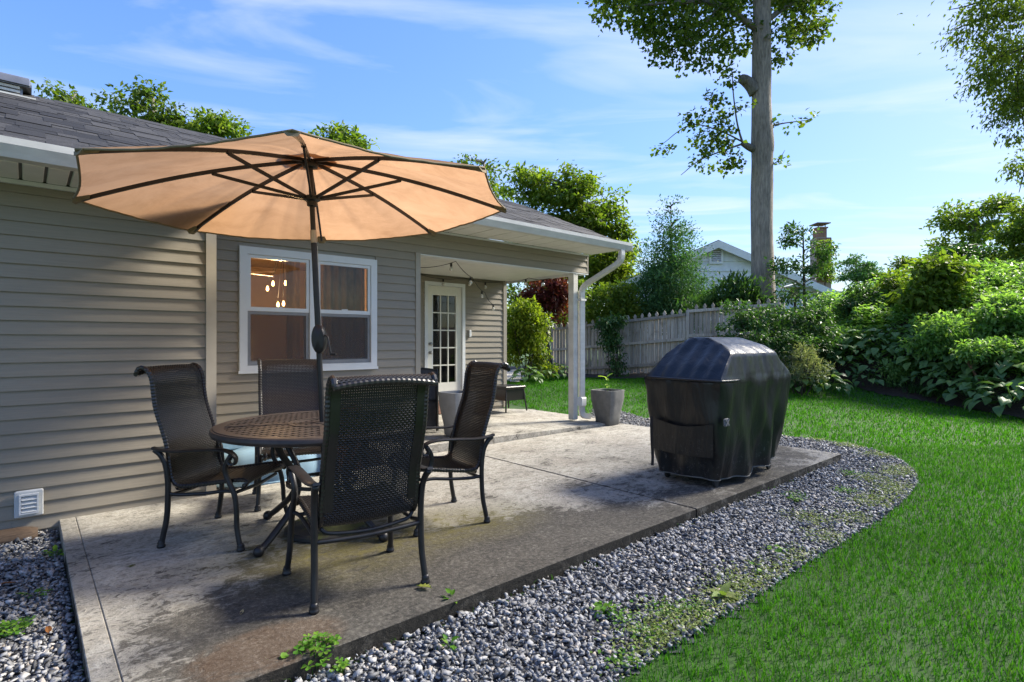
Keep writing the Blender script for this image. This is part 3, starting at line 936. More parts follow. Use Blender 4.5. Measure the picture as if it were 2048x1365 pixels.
def flat_ring(r0, r1, z0, z1, seg=48):
    mb = MB()
    pr = [(r0, z0), (r0, z1), (r1, z1), (r1, z0)]
    vs = [(r * math.cos(2 * math.pi * k / seg), r * math.sin(2 * math.pi * k / seg), z) for r, z in pr for k in range(seg)]
    fs = [(i * seg + k, i * seg + (k + 1) % seg, ((i + 1) % 4) * seg + (k + 1) % seg, ((i + 1) % 4) * seg + k) for i in range(4) for k in range(seg)]
    return mb._add(vs, fs)
mb = flat_ring(.195, .225, TZ - .012, TZ + .002); mb2 = flat_ring(.165, .183, TZ - .012, TZ + .001); mb3 = flat_ring(.028, .06, TZ - .012, TZ + .002, 24)
for q in (mb2, mb3): mb._add(q.v, q.f)
mb.build('centre_ring', M['table_top'], table)
for k in range(4):
    a = math.pi / 2 * k
    MB().xbox(Matrix.Rotation(a, 4, 'Z'), (.2251, -.022, TZ - .0115), (TR - .0851, .022, TZ + .0015)).build('spoke', M['table_top'], table)
RI = TR - .084
sp = .052
for d in (0, 1):
    for i in range(-11, 12):
        x = i * sp
        if abs(x) > RI - .015: continue
        hl = math.sqrt(RI * RI - x * x)
        mb = MB()
        w = .0135 if d == 0 else .0125
        dz = 0 if d == 0 else -.0015
        # slats stop at the centre ring
        spans = [(-hl, hl)]
        if abs(x) < .16:
            h2 = math.sqrt(.19 ** 2 - x * x); spans = [(-hl, -h2), (-h2, -.03), (.03, h2), (h2, hl)] if abs(x) < .03 else [(-hl, -h2), (-h2, h2), (h2, hl)]
        for a, b in spans:
            mb.xbox(Matrix.Rotation(R(45 + 90 * d), 4, 'Z'), (x - w, a, TZ - .010 + dz), (x + w, b, TZ - .002 + dz))
        mb.build('slat', M['table_top'], table)
mb = MB()
for k in range(4):
    a = math.pi / 4 + math.pi / 2 * k
    def P(r, z): return (r * math.cos(a), r * math.sin(a), z)
    leg = MB()
    pts = spline([P(.42, TZ - .04), P(.36, .60), P(.25, .45), P(.22, .34), P(.30, .20), P(.42, .10), P(.50, .045), P(.53, .035)], 5)
    leg.tube(pts, [.022] * (len(pts) - 4) + [.024, .028, .03, .026], 8)
    leg.lathe([(.018, 0), (.03, .01), (.034, .03), (.026, .052), (.01, .062)], 12, P(.535, 0))
    leg.build('leg', M['black_metal'], table, True)
mb = flat_ring(.215, .24, .335, .355, 40)
mb.build('brace_ring', M['black_metal'], table)
MB().box((-.48, -.018, TZ - .045), (.48, .018, TZ - .0125)).box((-.018, -.48, TZ - .0455), (.018, .48, TZ - .0128)).build('apron', M['black_metal'], table)

# ------------------------------------------------------------------ wicker sling chairs
PROF = spline([(0, .262, .395), (0, .285, .418), (0, .262, .437), (0, .16, .428), (0, .0, .405), (0, -.13, .388), (0, -.195, .395), (0, -.228, .44), (0, -.243, .52), (0, -.262, .64), (0, -.298, .76), (0, -.338, .88), (0, -.356, .99), (0, -.366, 1.07), (0, -.392, 1.13), (0, -.43, 1.155), (0, -.462, 1.145), (0, -.475, 1.115)], 8)
def resample(pts, step):
    out = [pts[0]]; acc = 0
    for a, b in zip(pts, pts[1:]):
        l = (b - a).length
        if l < 1e-9: continue
        t = step - acc
        while t <= l:
            out.append(a + (b - a) * (t / l)); t += step
        acc = l - (t - step)
    return out
def sling_mesh():
    step = .0122
    rows = resample(PROF, step)
    nr = len(rows)
    ncol = 42
    hw = .245
    V = []; F = []
    T = []
    for i in range(nr):
        t = (rows[min(i + 1, nr - 1)] - rows[max(i - 1, 0)]).normalized()
        T.append(t)
    def bow(i, x):      # the sling sags a little in the middle, the top edge arches
        z = rows[i].z
        s = .020 * (1 - (x / hw) ** 2)
        nrm = Vector((0, T[i].z, -T[i].y))
        arch = Vector((0, 0, .022 * (1 - (x / hw) ** 2))) if z > 1.05 else Vector((0, 0, 0))
        return nrm * (-s * (.9 if z > .5 else .7)) + arch * min(1, max(0, (z - 1.05) / .08)), nrm
    # strands across
    for i in range(nr):
        base = len(V)
        for j in range(ncol + 1):
            x = -hw + 2 * hw * j / ncol
            bo, nrm = bow(i, x)
            o = .0036 * (1 if (i + j) % 2 else -1)
            p = rows[i] + Vector((x, 0, 0)) + bo + nrm * o
            wv = .0054
            for (dt, dn) in ((-wv, -.0012), (wv, -.0012), (wv * .6, .0016), (-wv * .6, .0016)):
                q = p + T[i] * dt + nrm * dn
                V.append(q)
        for j in range(ncol):
            for k in range(4):
                F.append((base + j * 4 + k, base + j * 4 + (k + 1) % 4, base + j * 4 + 4 + (k + 1) % 4, base + j * 4 + 4 + k))
    # warp strands along the profile
    for j in range(1, ncol, 1):
        x = -hw + 2 * hw * j / ncol
        base = len(V)
        for i in range(nr):
            bo, nrm = bow(i, x)
            o = .0026 * (-1 if (i + j) % 2 else 1)
            p = rows[i] + Vector((x, 0, 0)) + bo + nrm * o
            V.append(p + Vector((-.0044, 0, 0))); V.append(p + Vector((.0044, 0, 0)))
        for i in range(nr - 1):
            F.append((base + 2 * i, base + 2 * i + 1, base + 2 * i + 3, base + 2 * i + 2))
    return np_mesh('woven_sling', np.array([tuple(v) for v in V]), np.array(F), M['wicker'])
def edge_mesh(s):
    rows = resample(PROF, .011)
    mb = MB()
    pts = [r + Vector((s * .256, 0, 0)) for r in rows]
    rad = [.0135 + .0022 * (i % 2) for i in range(len(pts))]
    mb.tube(pts, rad, 8, up=(1, 0, 0))
    return mb.mesh('sling_edge', M['wicker'], False)
def backband_mesh(s):
    rows = [p for p in resample(PROF, .02) if p.z > .46 and p.y < -.2]
    mb = MB(); n = len(rows)
    vs = []
    for i, p in enumerate(rows):
        t = (rows[min(i + 1, n - 1)] - rows[max(i - 1, 0)]).normalized(); nr = Vector((0, t.z, -t.y))
        for x, d in ((s * .252, -.008), (s * .200, -.012), (s * .200, -.006), (s * .252, -.004)):
            vs.append(p + Vector((x, 0, 0)) + nr * (d if 0 else -d * -1))
    fs = [(i * 4 + k, i * 4 + (k + 1) % 4, i * 4 + 4 + (k + 1) % 4, i * 4 + 4 + k) for i in range(n - 1) for k in range(4)]
    mb._add(vs, fs)
    return mb.mesh('back_band', M['wicker'])
def topbar_mesh():
    mb = MB()
    pts = [Vector((x, -.475, 1.112 + .022 * (1 - (x / .26) ** 2))) for x in np.linspace(-.262, .262, 40)]
    mb.tube(pts, [.014 + .002 * (i % 2) for i in range(40)], 8)
    return mb.mesh('top_roll', M['wicker'])
def foot(mb, p):
    mb.lathe([(.022, 0), (.026, .006), (.025, .018), (.020, .024), (.023, .032), (.018, .042), (.016, .05)], 14, p)
def front_leg(s):
    mb = MB(); X = s * .30
    pts = spline([(X, .205, .603), (X * .985, .168, .545), (X * .97, .160, .49), (X * .97, .185, .43), (X * .975, .222, .35), (X * .985, .238, .25), (X, .243, .15), (X * 1.02, .262, .06), (X * 1.03, .275, .02)], 5)
    mb.tube(pts, .0165, 10); foot(mb, tuple(Vector((X * 1.03, .275, 0))))
    return mb.mesh('leg', M['black_metal'], True)
def rear_leg(s):
    mb = MB(); X = s * .30
    pts = spline([(X, -.312, .628), (X * .985, -.275, .595), (X * .965, -.245, .53), (X * .955, -.232, .42), (X * .955, -.232, .30), (X * .96, -.240, .18), (X * .98, -.26, .07), (X * .99, -.27, .02)], 5)
    mb.tube(pts, .0175, 10); foot(mb, tuple(Vector((X * .99, -.27, 0))))
    return mb.mesh('leg', M['black_metal'], True)
def arm(s):
    mb = MB(); X = s * .30
    pts = spline([(X, -.325, .642), (X, -.29, .632), (X, -.18, .622), (X * 1.0, -.02, .632), (X, .12, .637), (X, .20, .622), (X, .237, .585), (X, .228, .55), (X, .200, .545), (X, .188, .565), (X, .20, .58)], 5)
    n = len(pts)
    rad = [.012 + .0115 * math.sin(math.pi * min(1, i / (n * .62))) ** .7 if i < n * .62 else .012 for i in range(n)]
    # broad flat bar: width from rad, thin in height
    vs = []; 
    for i, p in enumerate(pts):
        t = (pts[min(i + 1, n - 1)] - pts[max(i - 1, 0)]).normalized(); nr = Vector((0, -t.z, t.y))
        w = rad[i] * 1.0 + .006; h = .0075
        for (dx, dn) in ((-w, -h * .4), (-w * .8, -h), (w * .8, -h), (w, -h * .4), (w, h * .4), (w * .7, h), (-w * .7, h), (-w, h * .4)):
            vs.append(p + Vector((dx, 0, 0)) + nr * dn)
    fs = [(i * 8 + k, i * 8 + (k + 1) % 8, i * 8 + 8 + (k + 1) % 8, i * 8 + 8 + k) for i in range(n - 1) for k in range(8)]
    fs += [tuple(reversed(range(8))), tuple((n - 1) * 8 + k for k in range(8))]
    mb._add(vs, fs)
    return mb.mesh('armrest', M['black_metal'], True, 40)
def rails():
    a = MB()
    for s in (-1, 1):
        a.tube(spline([(s * .285, -.232, .345), (s * .268, -.15, .335), (s * .262, 0, .345), (s * .27, .14, .365), (s * .288, .212, .368)], 5), .0115, 8)
    a.tube(spline([(-.286, -.232, .33), (-.15, -.236, .322), (0, -.238, .318), (.15, -.236, .322), (.286, -.232, .33)], 5), .0125, 8)
    a.tube(spline([(-.262, .2, .352), (0, .215, .345), (.262, .2, .352)], 6), .0115, 8)
    return a.mesh('seat_rail', M['black_metal'], True)
def sling_bar():
    a = MB()
    a.tube(spline([(-.25, -.20, .385), (-.2, -.215, .355), (0, -.222, .338), (.2, -.215, .355), (.25, -.20, .385)], 6), .0105, 8)
    return a.mesh('sling_bar', M['black_metal'], True)
chair_parts = [sling_mesh(), edge_mesh(-1), edge_mesh(1), backband_mesh(-1), backband_mesh(1), topbar_mesh(), front_leg(-1), front_leg(1), rear_leg(-1), rear_leg(1), arm(-1), arm(1), rails(), sling_bar()]
def chair(loc, deg, label):
    t = empty('patio_chair', loc, R(deg - 90))       # deg: where it faces
    tag(t, label, 'chair', 'woven chairs round the patio table')
    for me in chair_parts:
        o = link(me.name.split('.')[0], me, t)
        if o.name.startswith('woven'): o['kind'] = 'stuff'
chair((-1.965, 3.825, 0), -5, 'woven high-back chair nearest the house siding, table to its side, facing away from the wall')
chair((-.872, 3.085, 0), 124, 'woven high-back chair seen from behind, its see-through back toward the gravel')
chair((-.565, 4.165, 0), 210, 'woven high-back chair on the porch side of the table, sun showing through its back')
chair((-1.845, 4.70, 0), -62, 'woven high-back chair below the double window, behind the table')

# ------------------------------------------------------------------ umbrella and its base
UB = Vector((-1.305, 3.90, 0)); UN = Vector((-.044, -.010, 1)).normalized()
base = empty('umbrella_base', UB)
tag(base, 'round black umbrella base disc with green moss on top, under the table', 'umbrella base')
m, n, b = nodes('mossy_iron')
v = coords(n)
c = ramp(n, noise_fac(n, v, 7, 6, .7), [(.48, (.018, .017, .016)), (.58, (.05, .055, .012)), (.72, (.075, .085, .015))])
n.links.new(c, b.inputs['Base Color']); b.inputs['Roughness'].default_value = .7
bump(n, b, noise_fac(n, v, 60, 5, .7), .4, .004)
MB().lathe([(.275, 0), (.285, .008), (.283, .028), (.262, .040), (.24, .036), (.15, .045), (.06, .06), (.035, .075)], 48).build('base_disc', m, base, True, 35)
MB().lathe([(.030, .075), (.030, .32), (.027, .325)], 20).build('socket', M['black_metal'], base, True, 40)
k = MB().tube([(.03, 0, .26), (.075, 0, .26)], .008, 8); k.lathe([(.016, -.01), (.016, .01)], 10, (.08, 0, .26)); k.build('clamp_knob', M['black_metal'], base)

umb = empty('patio_umbrella', UB)
umb.rotation_mode = 'QUATERNION'
umb.rotation_quaternion = Vector((0, 0, 1)).rotation_difference(UN)
tag(umb, 'large tan octagonal patio umbrella with black ribs, open over the table', 'umbrella')
LEN = 2.283          # rim height along the pole
UR = 1.417; PH = -1.284
APEX = 2.66
MB().tube([(0, 0, .33), (0, 0, 2.02)], .0195, 20).build('pole', M['black_metal'], umb, True, 40)
MB().tube([(0, 0, 2.022), (0, 0, 2.11)], .0215, 20).box((.019, -.008, 2.03), (.024, .008, 2.06)).build('tilt_joint', plain('brushed_collar', (.40, .33, .25), .4, metal=.5), umb, True, 40)
MB().tube([(0, 0, 2.112), (0, 0, 2.60)], .018, 20).build('upper_pole', M['black_metal'], umb, True, 40)
HUB = 2.33
MB().lathe([(.022, HUB - .055), (.034, HUB - .05), (.036, HUB - .02), (.058, HUB - .01), (.060, HUB + .012), (.05, HUB + .02), (.02, HUB + .024)], 24).build('runner', M['black_metal'], umb, True, 40)
MB().lathe([(.02, 2.545), (.05, 2.55), (.055, 2.575), (.05, 2.60), (.02, 2.61)], 24).build('top_hub', M['black_metal'], umb, True, 40)
cb = MB()
cb.lathe([(.004, -.034), (.052, -.032), (.062, -.02), (.062, .02), (.052, .032), (.004, .034)], 24)
cb.v = [(x * .8 + .006, z, y * 1.65 + 1.345) for x, y, z in cb.v]
cb.build('crank_box', M['black_metal'], umb, True, 40)
MB().tube(spline([(.05, -.02, 1.37), (.075, -.03, 1.355), (.085, -.035, 1.30), (.095, -.035, 1.235)], 4), .006, 8).tube([(.093, -.035, 1.238), (.135, -.05, 1.236)], .0085, 10).build('crank_handle', M['black_metal'], umb, True, 40)
MB().tube([(.022, .004, 1.42), (.0225, .004, 2.0)], .0022, 6).build('lift_cord', M['gutter'], umb)
m, n, b = nodes('tan_canvas')
v = coords(n)
wv = noise_fac(n, v, 420, 2, .5)
st = noise_fac(n, v, 2.6, 7, .7, .5)
c = ramp(n, st, [(.3, (.335, .20, .112)), (.55, (.43, .268, .158)), (.75, (.47, .30, .182))])
n.links.new(c, b.inputs['Base Color']); b.inputs['Roughness'].default_value = .9; b.inputs['Specular IOR Level'].default_value = .1
tr = n.nodes.new('ShaderNodeBsdfTranslucent')
n.links.new(mixc(n, 1, c, (1.12, 1.05, .97), 'MULTIPLY'), tr.inputs['Color'])
mx = n.nodes.new('ShaderNodeMixShader'); mx.inputs[0].default_value = .62
n.links.new(b.outputs[0], mx.inputs[1]); n.links.new(tr.outputs[0], mx.inputs[2])
n.links.new(mx.outputs[0], n.nodes['Material Output'].inputs['Surface'])
bump(n, b, wv, .08, .001)
M['canvas'] = m
M['canvas_edge'] = plain('canvas_binding', (.20, .155, .09), .9)
def rib_end(k, r=UR, z=LEN):
    a = PH + k * math.pi / 4
    return Vector((r * math.cos(a), r * math.sin(a), z))
def rib_pt(k, t):           # along a rib, slightly bowed
    z = APEX - .055 + (LEN - APEX + .055) * t + .045 * math.sin(math.pi * t) * .9
    a = PH + k * math.pi / 4
    return Vector((UR * t * math.cos(a), UR * t * math.sin(a), z))
canopy = MB().lathe([(.02, APEX + .0), (.016, APEX + .03), (.022, APEX + .045), (.006, APEX + .075)], 14).build('finial', M['black_metal'], umb, True)
for k in range(8):
    mb = MB()
    nu, nv = 31, 19
    rr_ = random.Random(k)
    wr = [rr_.uniform(-1, 1) for _ in range(6)]
    def P(i, j):
        s = i / (nu - 1); t = .02 + .98 * j / (nv - 1)
        A, B = rib_pt(k, t), rib_pt(k + 1, t)
        p = A + (B - A) * s
        sag = math.sin(math.pi * s) * t
        # cloth hangs a little between ribs, hem is cut in a shallow curve, creases run out from the top
        p.z -= .030 * sag * (1 - .2 * t)
        p += Vector((-p.x, -p.y, 0)).normalized() * (.022 * math.sin(math.pi * s) * t ** 4)
        p.z += .006 * math.sin(s * 17 + wr[0] * 3 + 1.5 * t) * sag * (1 - .75 * t ** 3) + .003 * math.sin(s * 31 + 4 * t + wr[1] * 6) * sag * (1 - .8 * t ** 3) + .0015 * math.sin(s * 53 + 2 * t + wr[3] * 6) * sag + .004 * math.sin(9 * t + wr[2] * 5 + s * 5) * math.sin(math.pi * s)
        p.z += .012
        return p
    mb.grid(P, nu, nv)
    pan = mb.build('canopy_panel', M['canvas'], umb, True)
    hem = [P(i, nv - 1) for i in range(nu)]
    MB().tube([h + Vector((0, 0, -.004)) for h in hem], .0065, 6).build('hem', M['canvas_edge'], pan, True)
    # pocket at the rib end
    e = rib_pt(k, 1.0); din = (rib_pt(k, .93) - e)
    a = PH + k * math.pi / 4
    t_ = Vector((-math.sin(a), math.cos(a), 0))
    mb = MB()
    u0 = e + Vector((0, 0, .010)); 
    mb._add([e + t_ * .045 + din * .1 + Vector((0, 0, .004)), e - t_ * .045 + din * .1 + Vector((0, 0, .004)), e + din * .95 - t_ * .03, e + din * .95 + t_ * .03,
             e + t_ * .022 - Vector((0, 0, .020)) + din * .0, e - t_ * .022 - Vector((0, 0, .020)), e + din * .9 - t_ * .016 - Vector((0, 0, .016)), e + din * .9 + t_ * .016 - Vector((0, 0, .016))],
            [(0, 1, 2, 3), (4, 7, 6, 5), (0, 4, 5, 1), (1, 5, 6, 2), (2, 6, 7, 3), (3, 7, 4, 0)])
    mb.build('rib_pocket', M['canvas_edge'], umb)
    pts = [rib_pt(k, .035 + (.945) * i / 14) - Vector((0, 0, .006)) for i in range(15)]
    rib = MB().tube(pts, .0150, 4, flat=(.75, 1.1), up=(0, 0, 1)).build('rib', M['black_metal'], umb)
    a = PH + k * math.pi / 4
    h = Vector((.045 * math.cos(a), .045 * math.sin(a), HUB + .005))
    MB().tube([h, rib_pt(k, .44) - Vector((0, 0, .02))], .0140, 4, flat=(.7, 1.05), up=(0, 0, 1)).build('strut', M['black_metal'], umb)
    q = rib_pt(k, .44) - Vector((0, 0, .012))
    MB().tube([q - t_ * .014, q + t_ * .014], .011, 8).build('rib_joint', M['black_metal'], rib)

# vent flap under the top
mb = MB()
def P(i, j):
    a = PH + i * math.pi / 4
    r = (.05, .20)[j]
    t = r / UR
    p = rib_pt(i, t); p.z += .034 - .006 * j
    return p
mb.grid(P, 8, 2, True)
mb.build('vent_cap', M['canvas'], umb)

# ------------------------------------------------------------------ covered grill
GO = L(5.28, 2.78, 0)
grill = empty('covered_grill', GO, HROT)
tag(grill, 'barbecue grill under a sagging black vinyl cover at the end of the patio', 'grill')
m, n, b = nodes('black_vinyl')
v = coords(n)
c = ramp(n, noise_fac(n, v, 4, 7, .7, .6), [(.3, (.005, .0055, .006)), (.6, (.009, .010, .011)), (.8, (.017, .019, .020))])
sp_ = n.nodes.new('ShaderNodeSeparateXYZ'); n.links.new(v, sp_.inputs[0])
low = N(n, 'ShaderNodeMapRange'); n.links.new(sp_.outputs[2], low.inputs[0]); low.inputs[1].default_value = .5; low.inputs[2].default_value = .08
dirt = mth(n, 'MULTIPLY', ramp(n, noise_fac(n, v, 22, 8, .75, 1.2), [(.56, (0, 0, 0)), (.66, (1, 1, 1))]), mth(n, 'ADD', mth(n, 'MULTIPLY', low.outputs[0], .8), .04))
c = mixc(n, dirt, c, (.16, .155, .15))
n.links.new(c, b.inputs['Base Color']); 
rg = N(n, 'ShaderNodeMapRange'); n.links.new(noise_fac(n, v, 9, 6, .6), rg.inputs[0]); rg.inputs[3].default_value = .24; rg.inputs[4].default_value = .46
n.links.new(rg.outputs[0], b.inputs['Roughness']); b.inputs['Specular IOR Level'].default_value = .5
bump(n, b, noise_fac(n, coords(n, scale=(3, 3, .8)), 3.5, 5, .55, .8), .28, .04)
M['vinyl'] = m
def cover():
    # section rectangles (x0,x1,y0,y1,corner) by height
    lv = [(.085, -.67, .66, -.32, .335, .10), (.20, -.685, .68, -.335, .35, .09), (.5, -.71, .705, -.36, .385, .07), (.80, -.725, .735, -.375, .41, .05), (.935, -.735, .75, -.385, .42, .03), (.972, -.735, .752, -.385, .42, .02),
          (1.00, -.715, .735, -.378, .41, .03), (1.10, -.62, .61, -.365, .37, .04), (1.205, -.50, .475, -.352, .33, .03), (1.225, -.475, .455, -.335, .31, .02), (1.29, -.405, .425, -.235, .25, .02), (1.302, -.39, .415, -.20, .235, .02), (1.36, -.34, .36, -.06, .17, .03), (1.368, -.30, .33, -.03, .14, .03)]
    n = 120
    ring = []
    def rect(x0, x1, y0, y1, c, u):
        # walk the rounded rectangle
        w, d = x1 - x0, y1 - y0
        per = 2 * (w + d); s = u * per
        if s < w: p = (x0 + s, y0); nr = (0, -1)
        elif s < w + d: p = (x1, y0 + s - w); nr = (1, 0)
        elif s < 2 * w + d: p = (x1 - (s - w - d), y1); nr = (0, 1)
        else: p = (x0, y1 - (s - 2 * w - d)); nr = (-1, 0)
        x, y = p
        # pull the corners in
        cx = min(max(x, x0 + c), x1 - c); cy = min(max(y, y0 + c), y1 - c)
        dx, dy = x - cx, y - cy
        l = math.hypot(dx, dy)
        if l > c: x, y = cx + dx / l * c, cy + dy / l * c
        if l > 1e-6: nr = (dx / l, dy / l)
        return x, y, nr
    zs = []
    fine = []
    for a, b2 in zip(lv, lv[1:]):
        k = max(1, int((b2[0] - a[0]) / .022))
        for i in range(k):
            t = i / k
            fine.append(tuple(p + (q - p) * t for p, q in zip(a, b2)))
    fine.append(lv[-1])
    V = []
    for f in fine:
        z = f[0]
        for i in range(n):
            u = i / n
            x, y, nr = rect(*f[1:], u)
            side = min(1, max(0, (1.02 - z) / .12))
            low = min(1, max(0, (.95 - z) / .8))
            fold = (math.sin(x * 26 + y * 19 + 1.2 * math.sin(z * 5)) * .013 + math.sin(x * 11 - y * 14 + 2.0 * z) * .016 + mnoise.noise((x * 5, y * 5, z * 1.6)) * .05 + mnoise.noise((x * 13, y * 13, z * 3.5 + 7)) * .022) * (.35 + .65 * low) * side
            up_ = mnoise.noise((x * 9, y * 7, z * 2.5)) * .008 * (1 - side) + math.sin((x * 30 if abs(nr[1]) > .5 else y * 46) + z * 6 + 2 * mnoise.noise((x * 2, y * 2, z))) * (.004 if abs(nr[1]) > .5 else .013) * (1 - side) * (1 if z < 1.34 else .25)
            x += nr[0] * (fold + up_); y += nr[1] * (fold + up_)
            zz = z
            if z < .5:
                zz -= (.5 - z) / .42 * (.035 * mnoise.noise((x * 3.2, y * 3.2, 0)) + .015 * math.sin(x * 5 + 1) + (.02 if x < 0 else -.03))
            V.append((x, y, zz))
    nl = len(fine)
    F = [(j * n + i, j * n + (i + 1) % n, (j + 1) * n + (i + 1) % n, (j + 1) * n + i) for j in range(nl - 1) for i in range(n)]
    mb = MB(); mb._add(V, F)
    mb._add([V[(nl - 1) * n + i] for i in range(n)] , [tuple(range(n))])
    return mb, V[:n]
mb, hemring = cover()
cv = mb.build('cover', M['vinyl'], grill, True, 44)
MB().tube([Vector(p) for p in hemring] + [Vector(hemring[0])], .006, 5).build('hem', plain('grey_hem', (.13, .13, .12), .8), cv)
MB().tube(spline([(-.75, .37, .98), (-.757, 0, .977), (-.753, -.30, .975), (-.70, -.395, .975), (-.45, -.403, .972)], 6), .009, 6, flat=(1, 1.4)).build('shoulder_seam', M['vinyl'], cv, True)
pk = MB()
pk.grid(lambda i, j: (-.752 - .018 * math.sin(math.pi * i / 8) * (1 - j / 4 * .5), .30 - .62 * i / 8, .60 - .05 * math.sin(math.pi * i / 8) * (1 - j / 6) - .30 * j / 4), 9, 5)
pk.build('pocket', M['vinyl'], cv, True)
MB().box((-.735, -.418, .585), (-.66, -.402, .655), .006).xbox(Matrix.Translation((-.697, -.421, .62)) @ Matrix.Rotation(R(45), 4, 'Y'), (-.04, -.004, -.008), (.04, .004, .008)).xbox(Matrix.Translation((-.697, -.4215, .62)) @ Matrix.Rotation(R(-45), 4, 'Y'), (-.04, -.004, -.008), (.04, .004, .008)).build('buckle_patch', plain('grey_stitching', (.15, .15, .15), .7), cv)
st_ = MB()
sp2 = spline([(-.712, .34, .60), (-.712, .345, .5), (-.705, .345, .35), (-.70, .34, .22), (-.705, .34, .12)], 5)
st_.tube(sp2, .022, 4, flat=(1.0, .12), up=(1, 0, 0)); st_.build('strap', plain('black_webbing', (.02, .02, .022), .8), cv)
MB().box((-.60, -.27, .11), (.58, .27, .17)).build('frame', M['steel'], grill)
for x, y in ((-.58, -.25), (.50, -.25), (-.58, .25), (.50, .25)):
    c_ = MB().box((x - .018, y - .018, .075), (x + .018, y + .018, .1105)).build('caster_fork', M['steel'], grill)
    w_ = MB().lathe([(.006, -.014), (.036, -.013), (.040, -.006), (.040, .006), (.036, .013), (.006, .014)], 18)
    w_.v = [(x + p, y + r, .041 + q) for p, q, r in w_.v]
    w_.build('caster', M['rubber'], c_, True, 40)

# ------------------------------------------------------------------ planters, bench, folded chair, well cover
M['pot'] = plain('cast_concrete_pot', (.15, .147, .135), .75, var=.2, vs=7, bmp=.25, bs=40)
M['pot_light'] = plain('pale_concrete_pot', (.27, .27, .26), .75, var=.12, vs=6, bmp=.2, bs=40)
M['potting'] = plain('potting_soil', (.03, .022, .016), .95, bmp=.8, bs=50)
def pot(name, loc, h, wt, wb, mat, label):
    root = empty(name, loc, HROT + R(4)); tag(root, label, 'planter', 'square tapered concrete planters')
    mb = MB()
    prof = [(wb * .46, 0), (wb * .5, .012), (wb * .53, h * .25), (wt * .5, h * .72), (wt * .515, h * .95), (wt * .515, h), (wt * .455, h), (wt * .44, h * .8)]
    n = 28
    vs = []
    for r, z in prof:
        for k in range(n):
            a = 2 * math.pi * (k + .5) / n
            e = 5.5
            q = (abs(math.cos(a)) ** e + abs(math.sin(a)) ** e) ** (-1 / e)
            vs.append((r * q * math.cos(a), r * q * math.sin(a), z))
    fs = [(i * n + k, i * n + (k + 1) % n, (i + 1) * n + (k + 1) % n, (i + 1) * n + k) for i in range(len(prof) - 1) for k in range(n)]
    fs.append(tuple(reversed(range(n))))
    mb._add(vs, fs); mb.build('pot', mat, root, True, 45)
    MB().lathe([(.002, h * .90), (wt * .475, h * .90), (wt * .475, h * .89), (.002, h * .89)], 20).build('soil', M['potting'], root)
    return root
p1 = pot('planter', L(6.98, 5.60, .0), .55, .42, .30, M['pot'], 'grey tapered concrete planter beside the porch post, a young green sprout in it')
p2 = pot('planter', L(4.22, 5.86, .107), .56, .38, .27, M['pot_light'], 'pale concrete planter by the porch door, half hidden behind the woven chair')

bench = empty('wicker_side_table', L(6.55, 7.55, .075), HROT)
tag(bench, 'low dark wicker side table with splayed legs at the far porch corner', 'side table')
MB().box((-.24, -.24, .40), (.24, .24, .45), .012).build('table_top', M['wicker'], bench)
MB().box((-.22, -.22, .20), (.22, -.20, .399)).box((.20, -.20, .20), (.22, .22, .399)).box((-.22, -.20, .20), (-.20, .22, .399)).build('apron', M['wicker'], bench)
for x in (-1, 1):
    for y in (-1, 1):
        MB().tube([(x * .205, y * .205, .39), (x * .25, y * .25, 0)], .016, 6).build('leg', M['black_metal'], bench)

fc = empty('folded_lounge_chair', L(3.96, 6.36, .112), HROT - R(12))
tag(fc, 'dark folded chair standing upright in front of the porch door', 'folding chair')
M['char'] = plain('charcoal_fabric', (.035, .034, .036), .7, var=.25, vs=20)
for x in (-.255, .255):
    MB().tube(spline([(x, -.01, 0), (x, 0, .4), (x, .005, .78), (x * .98, .03, .83)], 4), .016, 8).build('frame_tube', M['black_metal'], fc)
    MB().tube([(x * .9, -.045, 0), (x * .9, -.04, .62)], .013, 8).build('frame_tube', M['black_metal'], fc)
pb = MB(); pb.grid(lambda i, j: (-.24 + .48 * i / 8, -.012 + .008 * math.sin(j), .06 + .74 * j / 12 + (.035 * math.sin(math.pi * i / 8) if j == 12 else 0)), 9, 13)
pb.build('fabric_panel', M['char'], fc, True)
MB().tube([Vector((-.25 + .5 * i / 8, .03, .815 + .03 * math.sin(math.pi * i / 8))) for i in range(9)], .017, 8).build('top_bar', M['black_metal'], fc)
MB().box((-.24, -.03, .40), (.24, -.018, .43)).build('cross_bar', M['black_metal'], fc)
MB().box((-.24, -.05, .03), (.24, -.03, .05)).build('cross_bar', M['black_metal'], fc)

wc = empty('window_well_cover', L(1.92, 5.975, -.05), HROT)
tag(wc, 'blue translucent plastic cover bulging over the basement window well under the double window', 'well cover')
m, n, b = nodes('blue_plastic')
b.inputs['Base Color'].default_value = (.33, .50, .62, 1); b.inputs['Roughness'].default_value = .28; b.inputs['Transmission Weight'].default_value = .25; b.inputs['IOR'].default_value = 1.4
mb = MB()
def P(i, j):
    a = math.pi * i / 36
    t = j / 7
    r = (1.0 if j < 2 else 1 - .35 * ((j - 2) / 5) ** 2)
    rb = 1 + (.035 if (i // 3) % 2 else 0) * (1 if 1 <= j < 7 else 0)
    z = (.02 + .34 * math.sin(min(1, t * 1.1) * math.pi / 2)) * (.75 + .25 * math.sin(a))
    return (-.66 * math.cos(a) * r * rb, -.50 * math.sin(a) * r * rb, z)
mb.grid(P, 37, 8)
mb.build('dome', m, wc, True)
top = MB(); top.grid(lambda i, j: tuple(Vector(P(i, 7)) * (1 - j / 3) + Vector((0, -.0, .36 + .02 * j)) * (j / 3) if j else P(i, 7)), 37, 4); top.build('dome_top', m, wc, True)
MB().box((-.70, -.03, .30), (.70, .0, .42), .01).build('back_flange', m, wc)
MB().tube([P(i, 0) for i in range(37)], .014, 6).build('rim', m, wc)

